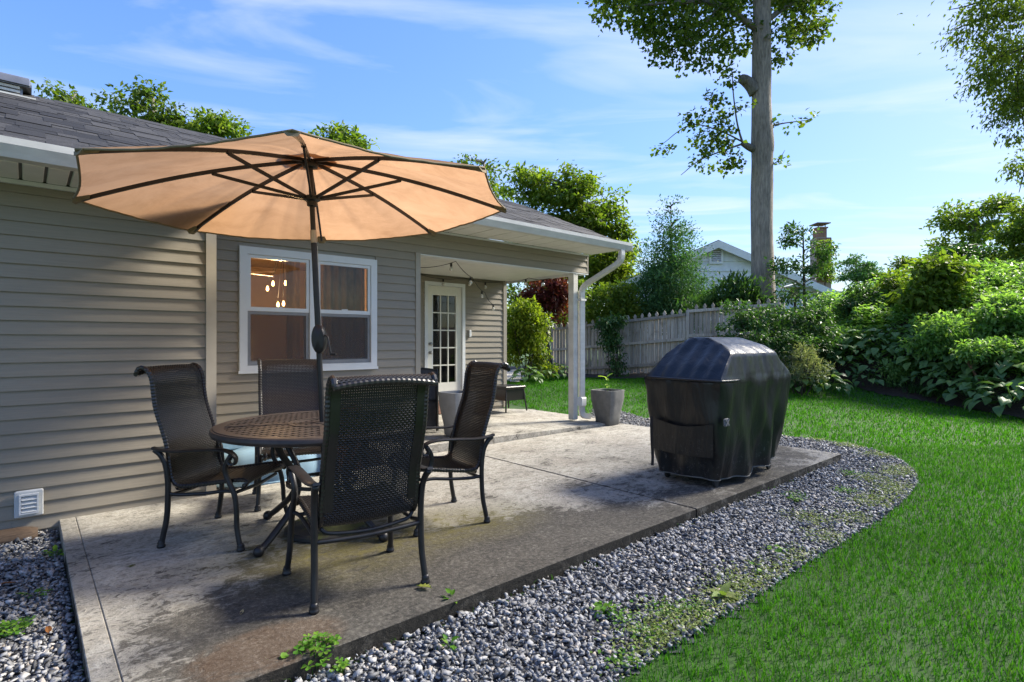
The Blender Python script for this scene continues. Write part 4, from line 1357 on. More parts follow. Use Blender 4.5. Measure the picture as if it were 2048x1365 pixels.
box = empty('wooden_planter_box', L(2.55, 5.60, -.06), HROT)
tag(box, 'reddish brown wooden box behind the umbrella pole and table', 'planter box')
M['redwood'] = plain('redwood', (.13, .055, .03), .7, var=.3, vs=12, scale=(1, 1, 6))
for k in range(4):
    MB().box((-.14, -.14, .02 + k * .17), (.14, -.12, .185 + k * .17)).build('plank', M['redwood'], box)
    MB().box((-.14, -.1195, .02 + k * .17), (-.12, .12, .185 + k * .17)).build('plank', M['redwood'], box)
    MB().box((.12, -.1195, .02 + k * .17), (.14, .12, .185 + k * .17)).build('plank', M['redwood'], box)

# weathered log by the wall
lg = empty('log', G(15, 1085, -.06), HROT); tag(lg, 'weathered brown log half sunk in the gravel at the foot of the siding', 'log')
mb = MB()
def P(i, j):
    a = 2 * math.pi * i / 16
    x = -.36 + .52 * j / 14
    r = .062 * (1 - .35 * max(0, (j - 11) / 3) ** 2) * (1 + .22 * mnoise.noise((math.cos(a) * 1.4, math.sin(a) * 1.4, x * 3)) + .05 * mnoise.noise((math.cos(a) * 6, math.sin(a) * 6, x * 4)))
    return (x, .10 + r * math.cos(a) * 1.3, .0 + r * math.sin(a) * .95)
mb.grid(P, 16, 15, True); mb._add([P(i, 14) for i in range(16)], [tuple(range(16))]); mb._add([P(i, 0) for i in range(16)], [tuple(reversed(range(16)))])
mb.build('bark', weathered_wood('log_wood', (.20, .135, .085), (.06, .035, .02), (3, 30, 30)), lg, True)

# ------------------------------------------------------------------ string lights under the porch
m, n, b = nodes('clear_bulb'); b.inputs['Base Color'].default_value = (.8, .8, .76, 1); b.inputs['Roughness'].default_value = .1; b.inputs['Transmission Weight'].default_value = .55; b.inputs['IOR'].default_value = 1.3
M['bulb'] = m
M['cord'] = plain('black_cord', (.012, .012, .012), .6)
def string(name, pts, bulbs, label):
    root = empty(name, pts[0]); tag(root, label, 'string lights', 'string lights under the porch ceiling')
    o = Vector(pts[0])
    fine_ = []
    for a, b_ in zip(pts, pts[1:]):
        a, b_ = Vector(a), Vector(b_); l = (b_ - a).length
        for k in range(8):
            t = k / 8; p = a + (b_ - a) * t; p.z -= .05 * l * 4 * t * (1 - t); fine_.append(p - o)
    fine_.append(Vector(pts[-1]) - o)
    MB().tube(fine_, .005, 5).build('cable', M['cord'], root)
    n = len(fine_)
    for q in bulbs:
        i = min(n - 1, int(q * (n - 1))); p = fine_[i]
        s = MB().lathe([(.006, -.0), (.016, -.008), (.016, -.05), (.012, -.052)], 8, tuple(p)).build('socket', M['cord'], root, True, 40)
        MB().lathe([(.012, -.052), (.022, -.068), (.028, -.088), (.022, -.108), (.006, -.118)], 10, tuple(p)).build('bulb', M['bulb'], s, True)
string('string_lights', [L(3.78, 6.9, 2.40), L(4.25, 6.85, 2.39), L(4.62, 6.45, 2.47), L(5.15, 6.75, 2.30), L(5.75, 7.2, 2.14), L(6.6, 7.98, 2.02)], [.19, .38, .58, .76, .98],
       'string of clear bulbs rising to a ceiling hook, then falling to the porch corner')
string('string_lights', [L(3.78, 7.99, 2.47), L(5.0, 7.99, 2.45), L(5.9, 7.98, 2.46), L(6.86, 7.97, 2.47)], [.12, .33, .52, .72, .84],
       'string of clear bulbs along the wall above the porch door')
string('string_lights', [L(6.86, 7.95, 2.46), L(6.85, 7.3, 2.475), L(6.84, 6.8, 2.42), L(6.84, 6.15, 2.43)], [.3, .62, .95],
       'string of clear bulbs along the open end of the porch')

# ------------------------------------------------------------------ seen through the window: lamp, fan, curtains
m, n, b = nodes('lit_filament'); em = n.nodes.new('ShaderNodeEmission'); em.inputs[0].default_value = (1, .52, .16, 1); em.inputs[1].default_value = 9
n.links.new(em.outputs[0], n.nodes['Material Output'].inputs['Surface']); M['lit'] = m
ch = empty('pendant_lamp', at(566, 490, 7.2)); tag(ch, 'lit pendant lamp of amber bulbs seen through the left window', 'pendant lamp')
o0 = Vector(ch.location)
MB().lathe([(.07, .0), (.07, .02), (.02, .03)], 16, (0, 0, .01)).build('canopy_plate', M['black_metal'], ch)
for px, py in ((535, 577), (546, 567), (571, 566), (586, 562), (556, 609), (567, 607)):
    p = at(px, py, 7.2 + (px % 3) * .1) - o0
    MB().tube([(0, 0, .01), (p.x * .6, p.y * .6, p.z * .55), (p.x, p.y, p.z + .09)], .004, 5).build('cord', M['black_metal'], ch)
    MB().lathe([(.006, .035), (.014, .015), (.018, -.008), (.012, -.028), (.004, -.034)], 10, tuple(p)).build('bulb', M['lit'], ch, True)
M['fan_white'] = plain('white_fan_blade', (.75, .72, .74), .4)
cf = empty('ceiling_fan', at(486, 545, 7.0)); tag(cf, 'white ceiling fan, blade tips showing at the edge of the left window', 'ceiling fan')
MB().lathe([(.05, -.08), (.09, -.05), (.09, .03), (.02, .05), (.02, .30)], 16).build('motor', M['fan_white'], cf)
for a in (-8, 60, 132, 204, 276):
    MB().xbox(Matrix.Rotation(R(a), 4, 'Z') @ Matrix.Rotation(R(12), 4, 'X'), (.09, -.055, -.006), (.40, .055, .004)).build('blade', M['fan_white'], cf)
m, n, b = nodes('sheer_curtain')
v = coords(n, scale=(1, 1, .3))
c = ramp(n, noise_fac(n, v, 14, 5, .6), [(.3, (.26, .15, .08)), (.7, (.50, .32, .18))])
n.links.new(c, b.inputs['Base Color']); b.inputs['Roughness'].default_value = .9
M['curtain'] = m
for x0, x1, lab in ((2.50, 3.11, 'sheer brown curtain drawn across the right half of the double window'), (2.16, 2.32, 'gathered brown curtain edge beside the lamp in the left window half')):
    r0 = empty('curtain', L(x0, 6.21, 1.0), HROT); tag(r0, lab, 'curtain')
    mb = MB(); nn = int((x1 - x0) / .009)
    mb.grid(lambda i, j: (i * .009, .018 * math.sin(i * .62) + .010 * math.sin(i * .27 + j * .2), -.12 + j * .14), nn, 12)
    mb.build('cloth', M['curtain'], r0, True)
lp = bpy.data.lights.new('lamp_glow', 'POINT'); lp.energy = 42; lp.color = (1, .62, .30); lp.shadow_soft_size = .12
lo = bpy.data.objects.new('lamp_glow', lp); COL.objects.link(lo); lo.location = at(560, 600, 7.2)
# ------------------------------------------------------------------ foliage tools
def leaves(blobs, n, size, aspect=.5, droop=.3, seed=0, clump=.28, shell=.5, nclump=None, upright=0.0, flat=.55):
    """n folded leaves in clumps spread through the ellipsoids (cx,cy,cz,rx,ry,rz)"""
    r = np.random.default_rng(seed)
    B = np.array(blobs, float)
    vol = (B[:, 3] * B[:, 4] * B[:, 5]) ** .72
    nclump = nclump or max(6, n // 45)
    kb = r.choice(len(B), nclump, p=vol / vol.sum())
    d = r.normal(size=(nclump, 3)); d /= np.linalg.norm(d, axis=1)[:, None]
    rad = r.uniform(0, 1, nclump) ** (1 / 3) * (1 - shell) + shell * r.uniform(.72, 1.05, nclump)
    C = B[kb, :3] + d * rad[:, None] * B[kb, 3:6]
    cs = clump * B[kb, 3:6].mean(1) * r.uniform(.5, 1.3, nclump)
    cs = np.clip(cs, size * 1.1, size * 6)
    wgt = cs ** 1.3
    k = r.choice(nclump, n, p=wgt / wgt.sum())
    P = C[k] + np.clip(r.normal(size=(n, 3)), -1.7, 1.7) * cs[k][:, None] * np.array([1, 1, flat])
    out = P - B[kb[k], :3]
    out /= np.linalg.norm(out, axis=1)[:, None] + 1e-9
    ax = out * .6 + r.normal(size=(n, 3)) * .6
    ax[:, 2] += -droop + upright
    ax /= np.linalg.norm(ax, axis=1)[:, None]
    up = r.normal(size=(n, 3)) * .55 + np.array([0, 0, 1.0]) + out * .45
    sd = np.cross(ax, up); sd /= np.linalg.norm(sd, axis=1)[:, None] + 1e-9
    nr = np.cross(sd, ax)
    s = size * r.uniform(.6, 1.3, n); w = s * aspect * .5
    m = P + ax * (s * .42)[:, None] + nr * (s * .10)[:, None]
    v = np.stack([P, m - sd * w[:, None], P + ax * s[:, None] - nr * (s * .06)[:, None], m + sd * w[:, None]], 1)
    # midrib fold
    v[:, 0] -= nr * (s * .03)[:, None]
    t = np.array([(0, 2, 1), (0, 3, 2)])
    f = (t[None] + 4 * np.arange(n)[:, None, None]).reshape(-1, 3)
    return v.reshape(-1, 3), f

def cloud(name, blobs, n, size, mat, parent, **kw):
    v, f = leaves(blobs, n, size, **kw)
    o = link(name, np_mesh(name, v, f, mat), parent)
    o['kind'] = 'stuff'
    return o

def px_blobs(Y, lst, depth=None):
    """ellipsoids from (px, py, rx, ry[, dY]) in photograph pixels at depth Y"""
    out = []
    for b in lst:
        yy = Y + (b[4] if len(b) > 4 else 0)
        c = at(b[0], b[1], yy); k = yy / 1103
        rx, rz_ = b[2] * k, b[3] * k
        out.append((c.x, c.y, c.z, rx, depth or (rx + rz_) / 2, rz_))
    return out

M['bark'] = None
def bark(name, a, bcol, sc=(9, 9, 1.6)):
    m, n, b = nodes(name)
    v = coords(n, scale=sc)
    f = noise_fac(n, v, 2.6, 9, .65, .8)
    f2 = noise_fac(n, coords(n), 1.1, 5, .6)
    c = ramp(n, f, [(.3, bcol), (.7, a)])
    c = mixc(n, mth(n, 'MULTIPLY', ramp(n, f2, [(.45, (0, 0, 0)), (.7, (1, 1, 1))]), .4), c, tuple(x * 1.35 for x in a))
    n.links.new(c, b.inputs['Base Color']); b.inputs['Roughness'].default_value = .9
    bump(n, b, f, .8, .03)
    return m
M['bark'] = bark('grey_bark', (.22, .20, .165), (.06, .052, .042))
M['twig'] = plain('twig_bark', (.06, .045, .034), .9, var=.3)
M['leaf_tree'] = leafmat('maple_leaf', [(0.035, 0.069, 0.013), (0.056, 0.106, 0.018), (0.094, 0.144, 0.022), (0.138, 0.175, 0.027), (0.062, 0.112, 0.019)], 0.5)
M['leaf_light'] = leafmat('light_leaf', [(0.069, 0.127, 0.021), (0.115, 0.184, 0.025), (0.184, 0.230, 0.034), (0.098, 0.161, 0.023)], .5)
M['leaf_yellow'] = leafmat('sunlit_yellow_leaf', [(0.089, 0.143, 0.016), (0.166, 0.225, 0.024), (0.261, 0.296, 0.034), (0.071, 0.119, 0.016)], 0.55)
M['leaf_dark'] = leafmat('dark_leaf', [(0.029, 0.076, 0.022), (0.050, 0.118, 0.032), (0.082, 0.154, 0.040), (0.036, 0.090, 0.029)], 0.35, .45, .25)
M['leaf_conifer'] = leafmat('arborvitae_spray', [(0.032, 0.091, 0.037), (0.061, 0.143, 0.053), (0.091, 0.194, 0.070), (0.044, 0.112, 0.041)], 0.3, .6, .2)
M['leaf_red'] = leafmat('red_leaf', [(.10, .018, .016), (.16, .03, .022), (.09, .03, .02), (.20, .07, .05)], .4)
M['leaf_hill'] = leafmat('shrub_leaf', [(0.090, 0.191, 0.049), (0.151, 0.281, 0.070), (0.240, 0.360, 0.099), (0.120, 0.240, 0.060), (0.281, 0.400, 0.140)], 0.55, .45, .28)
M['leaf_willow'] = leafmat('narrow_leaf', [(0.065, 0.105, 0.019), (0.113, 0.162, 0.030), (0.162, 0.211, 0.035), (0.081, 0.130, 0.024)], 0.55)
M['hosta'] = leafmat('hosta_leaf', [(.085, .165, .060), (.12, .21, .075), (.15, .25, .085), (.18, .28, .07)], 0.4, .4, .3)
M['strap'] = leafmat('daylily_blade', [(0.046, 0.117, 0.023), (0.078, 0.169, 0.031), (0.130, 0.221, 0.039)], .3, .4)
M['weed'] = leafmat('weed_leaf', [(.07, .19, .022), (.11, .25, .03), (.17, .29, .035)], .4, .4)
M['weed_pale'] = leafmat('pale_weed_leaf', [(.13, .20, .05), (.20, .27, .07), (.26, .30, .10), (.16, .17, .06)], .35, .5)
M['dry'] = leafmat('dry_stem', [(.20, .23, .12), (.28, .29, .19), (.12, .17, .07)], .3, .7)

def limb(mb, pts, r0, r1, seg=8):
    p = spline(pts, 4); n = len(p)
    mb.tube(p, [r0 + (r1 - r0) * i / (n - 1) for i in range(n)], seg)

def jitter(bl, seed, k=5, f=.5):
    r = random.Random(seed)
    out = []
    for b in bl:
        for i in range(k):
            q = Vector((r.gauss(0, 1), r.gauss(0, 1), r.gauss(0, 1))).normalized() * r.uniform(.35, .85)
            g_ = f * r.uniform(.6, 1.25)
            out.append((b[0] + q.x * b[3], b[1] + q.y * b[4], b[2] + q.z * b[5], b[3] * g_, b[4] * g_, b[5] * g_))
    return out

def shrub(name, label, cat, blobs, n, size, mat, group=None, stems=5, seed=0, stemmat=None, **kw):
    c = np.mean([b[:3] for b in blobs], axis=0)
    x, y = c[0], c[1]
    root = empty(name, (x, y, gzf(x, y)))
    tag(root, label, cat, group)
    o = Vector(root.location)
    bl = [(b[0] - o.x, b[1] - o.y, b[2] - o.z, *b[3:]) for b in blobs]
    cloud('foliage', jitter(bl, seed, 6, .48), n, size, mat, root, seed=seed + 11, **kw)
    r = random.Random(seed)
    mb = MB()
    for k in range(stems):
        b = bl[k % len(bl)]
        e = Vector((b[0] + r.uniform(-.5, .5) * b[3], b[1] + r.uniform(-.5, .5) * b[4], b[2] + r.uniform(.0, .6) * b[5]))
        s0 = Vector((r.uniform(-.12, .12), r.uniform(-.12, .12), -.05))
        limb(mb, [s0, s0.lerp(e, .5) + Vector((r.uniform(-.1, .1), r.uniform(-.1, .1), .05)), e], .014, .005, 5)
    mb.build('stem', stemmat or M['twig'], root)
    return root

def tree(name, label, base, top, r0, r1, blobs, n, size, mat, group=None, seed=0, nl=9, barkm=None, cat='tree', trunk_pts=None, **kw):
    root = empty(name, base); tag(root, label, cat, group)
    o = Vector(base)
    bl = [(b[0] - o.x, b[1] - o.y, b[2] - o.z, *b[3:]) for b in blobs]
    mb = MB()
    tp = [Vector(p) - o for p in (trunk_pts or [base, Vector(base).lerp(Vector(top), .5), top])]
    limb(mb, tp, r0, r1, 12)
    t = mb.build('trunk', barkm or M['bark'], root, True)
    cr = cloud('crown', bl if name in ('arborvitae', 'overhanging_tree') else jitter(bl, seed, 6, .46), n, size, mat, root, seed=seed, **kw)
    r = random.Random(seed)
    for k in range(nl):
        mb = MB()
        b = bl[k % len(bl)]
        e = Vector((b[0] + r.uniform(-.4, .4) * b[3], b[1] + r.uniform(-.4, .4) * b[4], b[2] + r.uniform(-.2, .5) * b[5]))
        zt = min(max(e.z - .35 * (Vector((e.x, e.y)).length), .25 * tp[-1].z), tp[-1].z)
        f = zt / max(.01, tp[-1].z)
        s0 = tp[0].lerp(tp[-1], f)
        limb(mb, [s0, s0.lerp(e, .5) + Vector((0, 0, .12 * (e - s0).length)), e], max(.012, r0 * .28), .008, 6)
        mb.build('limb', barkm or M['bark'], root, True)
    return root

# ------------------------------------------------------------------ the tall tree behind the fence
TT = 15.6
root = empty('tall_tree', (7.10, TT, gzf(7.1, TT) - .1)); tag(root, 'tall bare-trunked tree rising past the top of the picture behind the fence', 'tree')
o = Vector(root.location)
mb = MB()
P0 = [at(1527, 640, TT), at(1525, 560, TT), at(1524, 440, TT), at(1524, 320, TT), at(1525, 290, TT), at(1523, 200, TT), at(1523, 120, TT), at(1524, 40, TT), at(1524, -80, TT), at(1530, -250, TT)]
rr_ = [27, 22, 20, 20, 21.5, 18.5, 17.3, 16.4, 15.5, 13]
p = spline([q - o for q in P0], 6)
k = TT / 1103
rad = np.interp(np.linspace(0, 9, len(p)), range(10), [x * k for x in rr_])
b0 = len(mb.v)
mb.tube(p, list(rad), 28)
for i in range(b0, len(mb.v)):     # lumpy bark outline
    q = Vector(mb.v[i]); a = mnoise.noise((q.x * 2.2, q.y * 2.2, q.z * .55)) * .035 + mnoise.noise((q.x * 9, q.y * 9, q.z * 1.2)) * .012
    c_ = p[min(len(p) - 1, (i - b0) // 28)]
    d_ = (q - c_); d_.z = 0
    if d_.length > 1e-4: mb.v[i] = tuple(q + d_.normalized() * a)
mb.build('trunk', bark('tall_tree_bark', (.34, .295, .24), (.085, .07, .054), (9, 9, 1.3)), root, True)
mb = MB(); limb(mb, [at(1512, 185, TT) - o, at(1503, 172, TT) - o, at(1492, 162, TT) - o, at(1484, 158, TT - .1) - o], .20, .13, 12)
mb.build('cut_stub', M['bark'], root, True)
mb = MB(); limb(mb, [at(1512, 300, TT) - o, at(1496, 293, TT - .1) - o, at(1484, 286, TT - .15) - o], .12, .07, 8); mb.build('limb', M['bark'], root, True)
mb = MB(); limb(mb, [at(1486, 288, TT - .15) - o, at(1478, 262, TT - .2) - o, at(1472, 232, TT - .3) - o, at(1466, 180, TT - .3) - o, at(1464, 140, TT - .4) - o], .035, .012, 6); mb.build('limb', M['bark'], root, True)
mb = MB(); limb(mb, [at(1484, 288, TT - .15) - o, at(1450, 300, TT - .4) - o, at(1400, 320, TT - .5) - o, at(1362, 350, TT - .6) - o], .03, .008, 6); mb.build('limb', M['bark'], root, True)
mb = MB(); limb(mb, [at(1486, 284, TT) - o, at(1440, 262, TT - .3) - o, at(1380, 250, TT - .5) - o, at(1320, 292, TT - .5) - o], .028, .007, 6); mb.build('limb', M['bark'], root, True)
mb2 = MB(); limb(mb2, [at(1540, 252, TT) - o, at(1570, 246, TT) - o, at(1618, 240, TT) - o], .03, .008, 6); mb2.build('limb', M['bark'], root, True)
mb2 = MB(); limb(mb2, [at(1536, 332, TT) - o, at(1556, 322, TT) - o, at(1570, 300, TT) - o], .02, .006, 6); mb2.build('limb', M['bark'], root, True)
mb = MB(); limb(mb, [at(1515, 60, TT) - o, at(1440, 10, TT - .4) - o, at(1350, 5, TT - .8) - o, at(1250, 15, TT - 1) - o], .10, .02, 8); mb.build('limb', M['bark'], root, True)
mb = MB(); limb(mb, [at(1535, 40, TT) - o, at(1580, 10, TT + .3) - o, at(1640, -10, TT + .5) - o], .09, .02, 8); mb.build('limb', M['bark'], root, True)
mb = MB(); limb(mb, [at(1440, 10, TT - .4) - o, at(1390, 70, TT - .6) - o, at(1330, 110, TT - .8) - o], .04, .01, 6); mb.build('limb', M['bark'], root, True)
bl = px_blobs(TT, [(1235, 12, 60, 22, -1), (1300, 40, 55, 38, -.6), (1345, 60, 50, 55, -.8), (1320, 112, 26, 26, -.8), (1400, 30, 70, 45, -.3), (1395, 95, 42, 42, -.6), (1440, 110, 26, 30, -.2), (1470, 60, 36, 50, .4), (1450, 150, 22, 28, -.5),
                   (1575, 25, 40, 40, .3), (1560, 85, 26, 45, -.2), (1620, 30, 42, 42, .6), (1632, 60, 20, 28, .3), (1600, 60, 30, 30, .5), (1300, -40, 120, 50, 0), (1450, -60, 110, 60, .5), (1600, -60, 90, 60, .5),
                   (1438, 190, 18, 18, -.4), (1420, 235, 42, 14, -.4), (1455, 255, 38, 20, -.3), (1388, 240, 22, 10, -.5), (1395, 288, 48, 14, -.5), (1330, 293, 26, 7, -.5), (1432, 318, 50, 16, -.4), (1480, 330, 24, 16, -.2), (1378, 350, 20, 8, -.6), (1440, 275, 55, 18, -.4), (1478, 215, 18, 30, -.3),
                   (1575, 245, 28, 10), (1608, 240, 18, 8), (1562, 310, 12, 16), (1566, 328, 8, 14)])
bl = [(b[0] - o.x, b[1] - o.y, b[2] - o.z, b[3], b[4] * 1.2, b[5]) for b in bl]
cloud('crown', bl, 19000, .125, M['leaf_tree'], root, seed=3, nclump=620, clump=.24, aspect=.85, droop=.25, shell=.35)

# ------------------------------------------------------------------ leaning tree at the right whose branches hang into the picture
rb = (13.2, 9.6, gzf(13.2, 9.6))
bl = px_blobs(9.4, [(1985, 20, 62, 45, -.2), (1935, 55, 36, 30), (1985, 105, 48, 45), (2030, 60, 50, 60), (1965, 165, 34, 36), (2020, 175, 46, 50), (2045, 250, 40, 45, .2), (1995, 235, 26, 30), (2045, 330, 26, 32, .2), (2060, 140, 50, 90, .4), (2046, 372, 16, 14)])
# sunward crown above the garden
big = [(11.6, 9.6, 9.2, 3.6, 3.6, 2.3), (10.2, 8.0, 9.6, 2.6, 2.8, 1.7), (12.6, 11.6, 10.2, 3.0, 2.6, 2.4), (12.8, 7.4, 10.2, 3.2, 2.8, 2.4), (10.4, 10.6, 10.3, 2.4, 2.4, 1.6), (13.5, 9.5, 12, 3.5, 3.5, 2.2)]
rt = tree('overhanging_tree', 'leafy tree at the right edge whose narrow-leaved branches hang into the sky', rb, (12.4, 9.5, 10.5), .30, .10, big, 5500, .12, M['leaf_willow'], seed=8, nl=14, clump=.9, aspect=.5, droop=.35, shell=.1)
o = Vector(rb)
cloud('hanging_foliage', [(b[0] - o.x, b[1] - o.y, b[2] - o.z, *b[3:]) for b in bl], 9500, .085, M['leaf_willow'], rt, seed=9, clump=.36, aspect=.42, droop=.7, shell=.15)

mb = MB()
hang = [[(2150, -60), (2040, 10), (1960, 40), (1900, 62)], [(2160, 20), (2060, 90), (1990, 120), (1950, 180)], [(2170, 120), (2090, 170), (2030, 230), (2000, 262)], [(2180, 220), (2100, 270), (2055, 330), (2038, 385)], [(2100, -80), (2010, -20), (1940, 10), (1895, 20)], [(2120, 60), (2050, 110), (2035, 170), (2050, 260)]]
for q in hang: limb(mb, [at(a_, b_, 9.4) - o for a_, b_ in q], .028, .005, 6)
ho = mb.build('hanging_branches', M['twig'], rt, True); ho['kind'] = 'stuff'

# ------------------------------------------------------------------ trees beyond the roof
def far_tree(label, Y, lst, n, size, mat, seed, tx=None, **kw):
    bl = px_blobs(Y, lst)
    x = np.mean([b[0] for b in bl]); zt = max(b[2] for b in bl)
    return tree('broadleaf_tree', label, (x, Y, 0), (x + .2, Y, zt), .22, .06, bl, n, size, mat, group='trees beyond the house roof', seed=seed, **kw)
far_tree('small green treetop showing over the roof beside the grey roof fan', 22, [(135, 195, 36, 24), (120, 205, 24, 24), (150, 235, 60, 40)], 1700, .22, M['leaf_tree'], 21)
far_tree('rounded treetop above the left roof ridge, the tallest over the shingles', 24, [(250, 205, 38, 36), (285, 195, 34, 28), (320, 225, 34, 34), (290, 260, 95, 45), (340, 245, 30, 25)], 3900, .24, M['leaf_tree'], 22)
far_tree('lower treetop over the ridge just left of the umbrella top', 25, [(395, 245, 38, 26), (435, 240, 34, 30), (470, 262, 34, 20), (420, 290, 90, 40)], 3200, .24, M['leaf_light'], 23)
far_tree('treetop peeking out above the right side of the umbrella', 26, [(650, 275, 40, 16), (690, 272, 36, 16), (720, 290, 30, 18), (670, 310, 70, 40)], 3200, .26, M['leaf_light'], 24)
far_tree('sparse treetop behind the right tip of the umbrella', 27, [(945, 325, 22, 16), (975, 330, 22, 22), (960, 370, 60, 40)], 1100, .24, M['leaf_tree'], 25)
far_tree('big rounded tree behind the porch roof, light green', 24, [(1050, 365, 55, 30), (1110, 360, 55, 30), (1165, 385, 55, 36), (1205, 420, 42, 42), (1090, 410, 100, 50), (1225, 455, 28, 34), (1170, 450, 70, 50), (1220, 520, 50, 50), (1120, 500, 100, 50)], 14500, .22, M['leaf_light'], 26, nl=16)

# ------------------------------------------------------------------ beyond the porch: shrubs, red maple, arborvitae
shrub('leafy_shrub', 'yellow-green sunlit shrub just beyond the porch corner', 'shrub', px_blobs(14.2, [(1040, 640, 30, 40), (1065, 660, 36, 50), (1040, 700, 34, 40), (1075, 715, 26, 36), (1050, 620, 34, 28)]), 6500, .105, M['leaf_yellow'], seed=31, stems=7)
shrub('leafy_shrub', 'tall pale green shrub under the porch eave behind the yellow-green one', 'shrub', px_blobs(18.5, [(1035, 590, 36, 34), (1080, 600, 40, 30), (1110, 640, 30, 40), (1060, 640, 50, 60), (1130, 590, 36, 46), (1030, 690, 40, 60), (1040, 560, 50, 40), (1100, 560, 50, 40)]), 10000, .15, M['leaf_light'], seed=32, stems=7)
tree('red_leaf_tree', 'small tree with dark red leaves seen between the porch ceiling and the post', at(1103, 745, 16.2) , at(1082, 590, 16.2), .07, .03, px_blobs(16.2, [(1090, 585, 36, 26), (1115, 600, 28, 26), (1080, 615, 24, 22), (1122, 570, 24, 22), (1095, 560, 36, 18), (1120, 640, 14, 18)]), 3600, .13, M['leaf_red'], seed=33, nl=7, barkm=M['twig'])
shrub('leafy_shrub', 'bright yellow-green foliage glowing behind the porch post', 'shrub', px_blobs(21, [(1190, 560, 45, 45), (1170, 620, 40, 50), (1215, 540, 40, 50), (1240, 580, 30, 50), (1150, 600, 36, 60), (1200, 640, 60, 50), (1235, 505, 40, 44), (1200, 510, 40, 40)]), 13000, .17, M['leaf_yellow'], seed=34, stems=8)

def conifer(name, label, Y, px, ptop, pbot, w, n, size, mat, seed, group=None, **kw):
    r = random.Random(seed)
    bl = []
    for k in range(34):
        t = (k + .5) / 34
        py = ptop + (pbot - ptop) * t
        rw = w * (.12 + .88 * t ** .58) * (1 - .25 * max(0, t - .8) / .2)
        for q in range(1 + int(t * 4)):
            a = r.uniform(0, 6.28); c = at(px, py, Y); kk = Y / 1103
            rad = rw * kk * r.uniform(.35, .75)
            bl.append((c.x + math.cos(a) * rad, Y + math.sin(a) * rad, c.z + r.uniform(-.1, .1), rw * kk * .36 + .07, rw * kk * .36 + .07, .26 + .10 * t))
    b = at(px, pbot + 20, Y); g = gzf(b.x, b.y)
    return tree(name, label, (b.x, Y, min(g, b.z)), at(px, ptop + 8, Y), .10, .012, bl, n, size, mat, group=group, seed=seed, nl=10, barkm=M['twig'], **kw)
conifer('arborvitae', 'broad dark green evergreen standing behind the picket fence, left of the grey gable', 17, 1342, 402, 650, 88, 30000, .095, M['leaf_conifer'], 41, clump=.5, aspect=.42, droop=-.15, shell=.3)
tree('young_tree', 'slim young tree with clustered leaves in front of the brick chimney', (at(1611, 640, 14.6).x, 14.6, gzf(7.7, 14.6)), at(1606, 455, 14.6), .055, .015,
     px_blobs(14.6, [(1602, 465, 26, 22), (1585, 495, 26, 24), (1632, 490, 26, 30), (1650, 520, 18, 34), (1570, 535, 26, 22), (1610, 530, 34, 26), (1640, 560, 26, 24), (1556, 560, 26, 26), (1590, 570, 26, 20), (1566, 590, 26, 16), (1628, 590, 14, 14)]), 2100, .105, M['leaf_dark'], seed=43, nl=12, barkm=M['twig'], droop=.2, clump=.4)
shrub('laurel_shrub', 'upright glossy laurel rising over the fence pickets beside the tall trunk', 'shrub', px_blobs(15.3, [(1440, 612, 34, 30), (1480, 590, 30, 34), (1500, 605, 26, 26), (1462, 600, 40, 30), (1530, 625, 26, 18), (1400, 620, 30, 22)]), 3000, .17, M['leaf_dark'], seed=44, upright=.9, droop=0, aspect=.30)
shrub('leafy_shrub', 'leafy bush growing over the fence top, left of the evergreen', 'shrub', px_blobs(16.6, [(1200, 600, 30, 34), (1235, 590, 34, 34), (1215, 640, 30, 26), (1250, 630, 30, 24), (1180, 625, 18, 18)]), 4200, .13, M['leaf_light'], seed=45)
ivy_c = FA + FDIR * 3.0 + FN * .22
shrub('climbing_vine', 'dark vine climbing down the front of the picket fence', 'vine', [(*(at(1225, 665, ivy_c.y - .05)), .36, .16, .38), (*(at(1232, 700, ivy_c.y - .05)), .25, .14, .45), (*(at(1215, 640, ivy_c.y)), .42, .2, .25), (*(at(1236, 735, ivy_c.y - .05)), .2, .14, .3)], 2600, .10, M['leaf_dark'], seed=46, droop=.8, stems=6)
# in front of the fence and grill
shrub('rounded_shrub', 'dense rounded bush in front of the right end of the fence, behind the grill', 'shrub', px_blobs(12.3, [(1490, 632, 44, 42), (1532, 628, 48, 42), (1570, 662, 42, 44), (1510, 690, 50, 46), (1552, 725, 46, 40), (1478, 700, 36, 46)]), 8500, .085, M['leaf_dark'], seed=51)
shrub('rounded_shrub', 'glossy dark shrub below the slim young tree', 'shrub', px_blobs(12.9, [(1600, 632, 36, 36), (1640, 636, 38, 40), (1620, 665, 52, 44), (1625, 700, 42, 38)]), 4600, .10, M['leaf_dark'], seed=52)
shrub('rounded_shrub', 'dark round bush in front of the neighbouring carport opening', 'shrub', px_blobs(14.4, [(1715, 590, 32, 28), (1745, 600, 34, 36), (1705, 625, 30, 34), (1740, 645, 40, 34)]), 4200, .105, M['leaf_dark'], seed=53)
tw = px_blobs(11.9, [(1600, 715, 36, 28), (1630, 735, 36, 22), (1575, 740, 26, 24)])
shrub('twiggy_shrub', 'pale wispy shrub with dry stems between the round bush and the hostas', 'shrub', tw, 1800, .10, M['dry'], seed=54, aspect=.16, droop=-.1, stems=14)

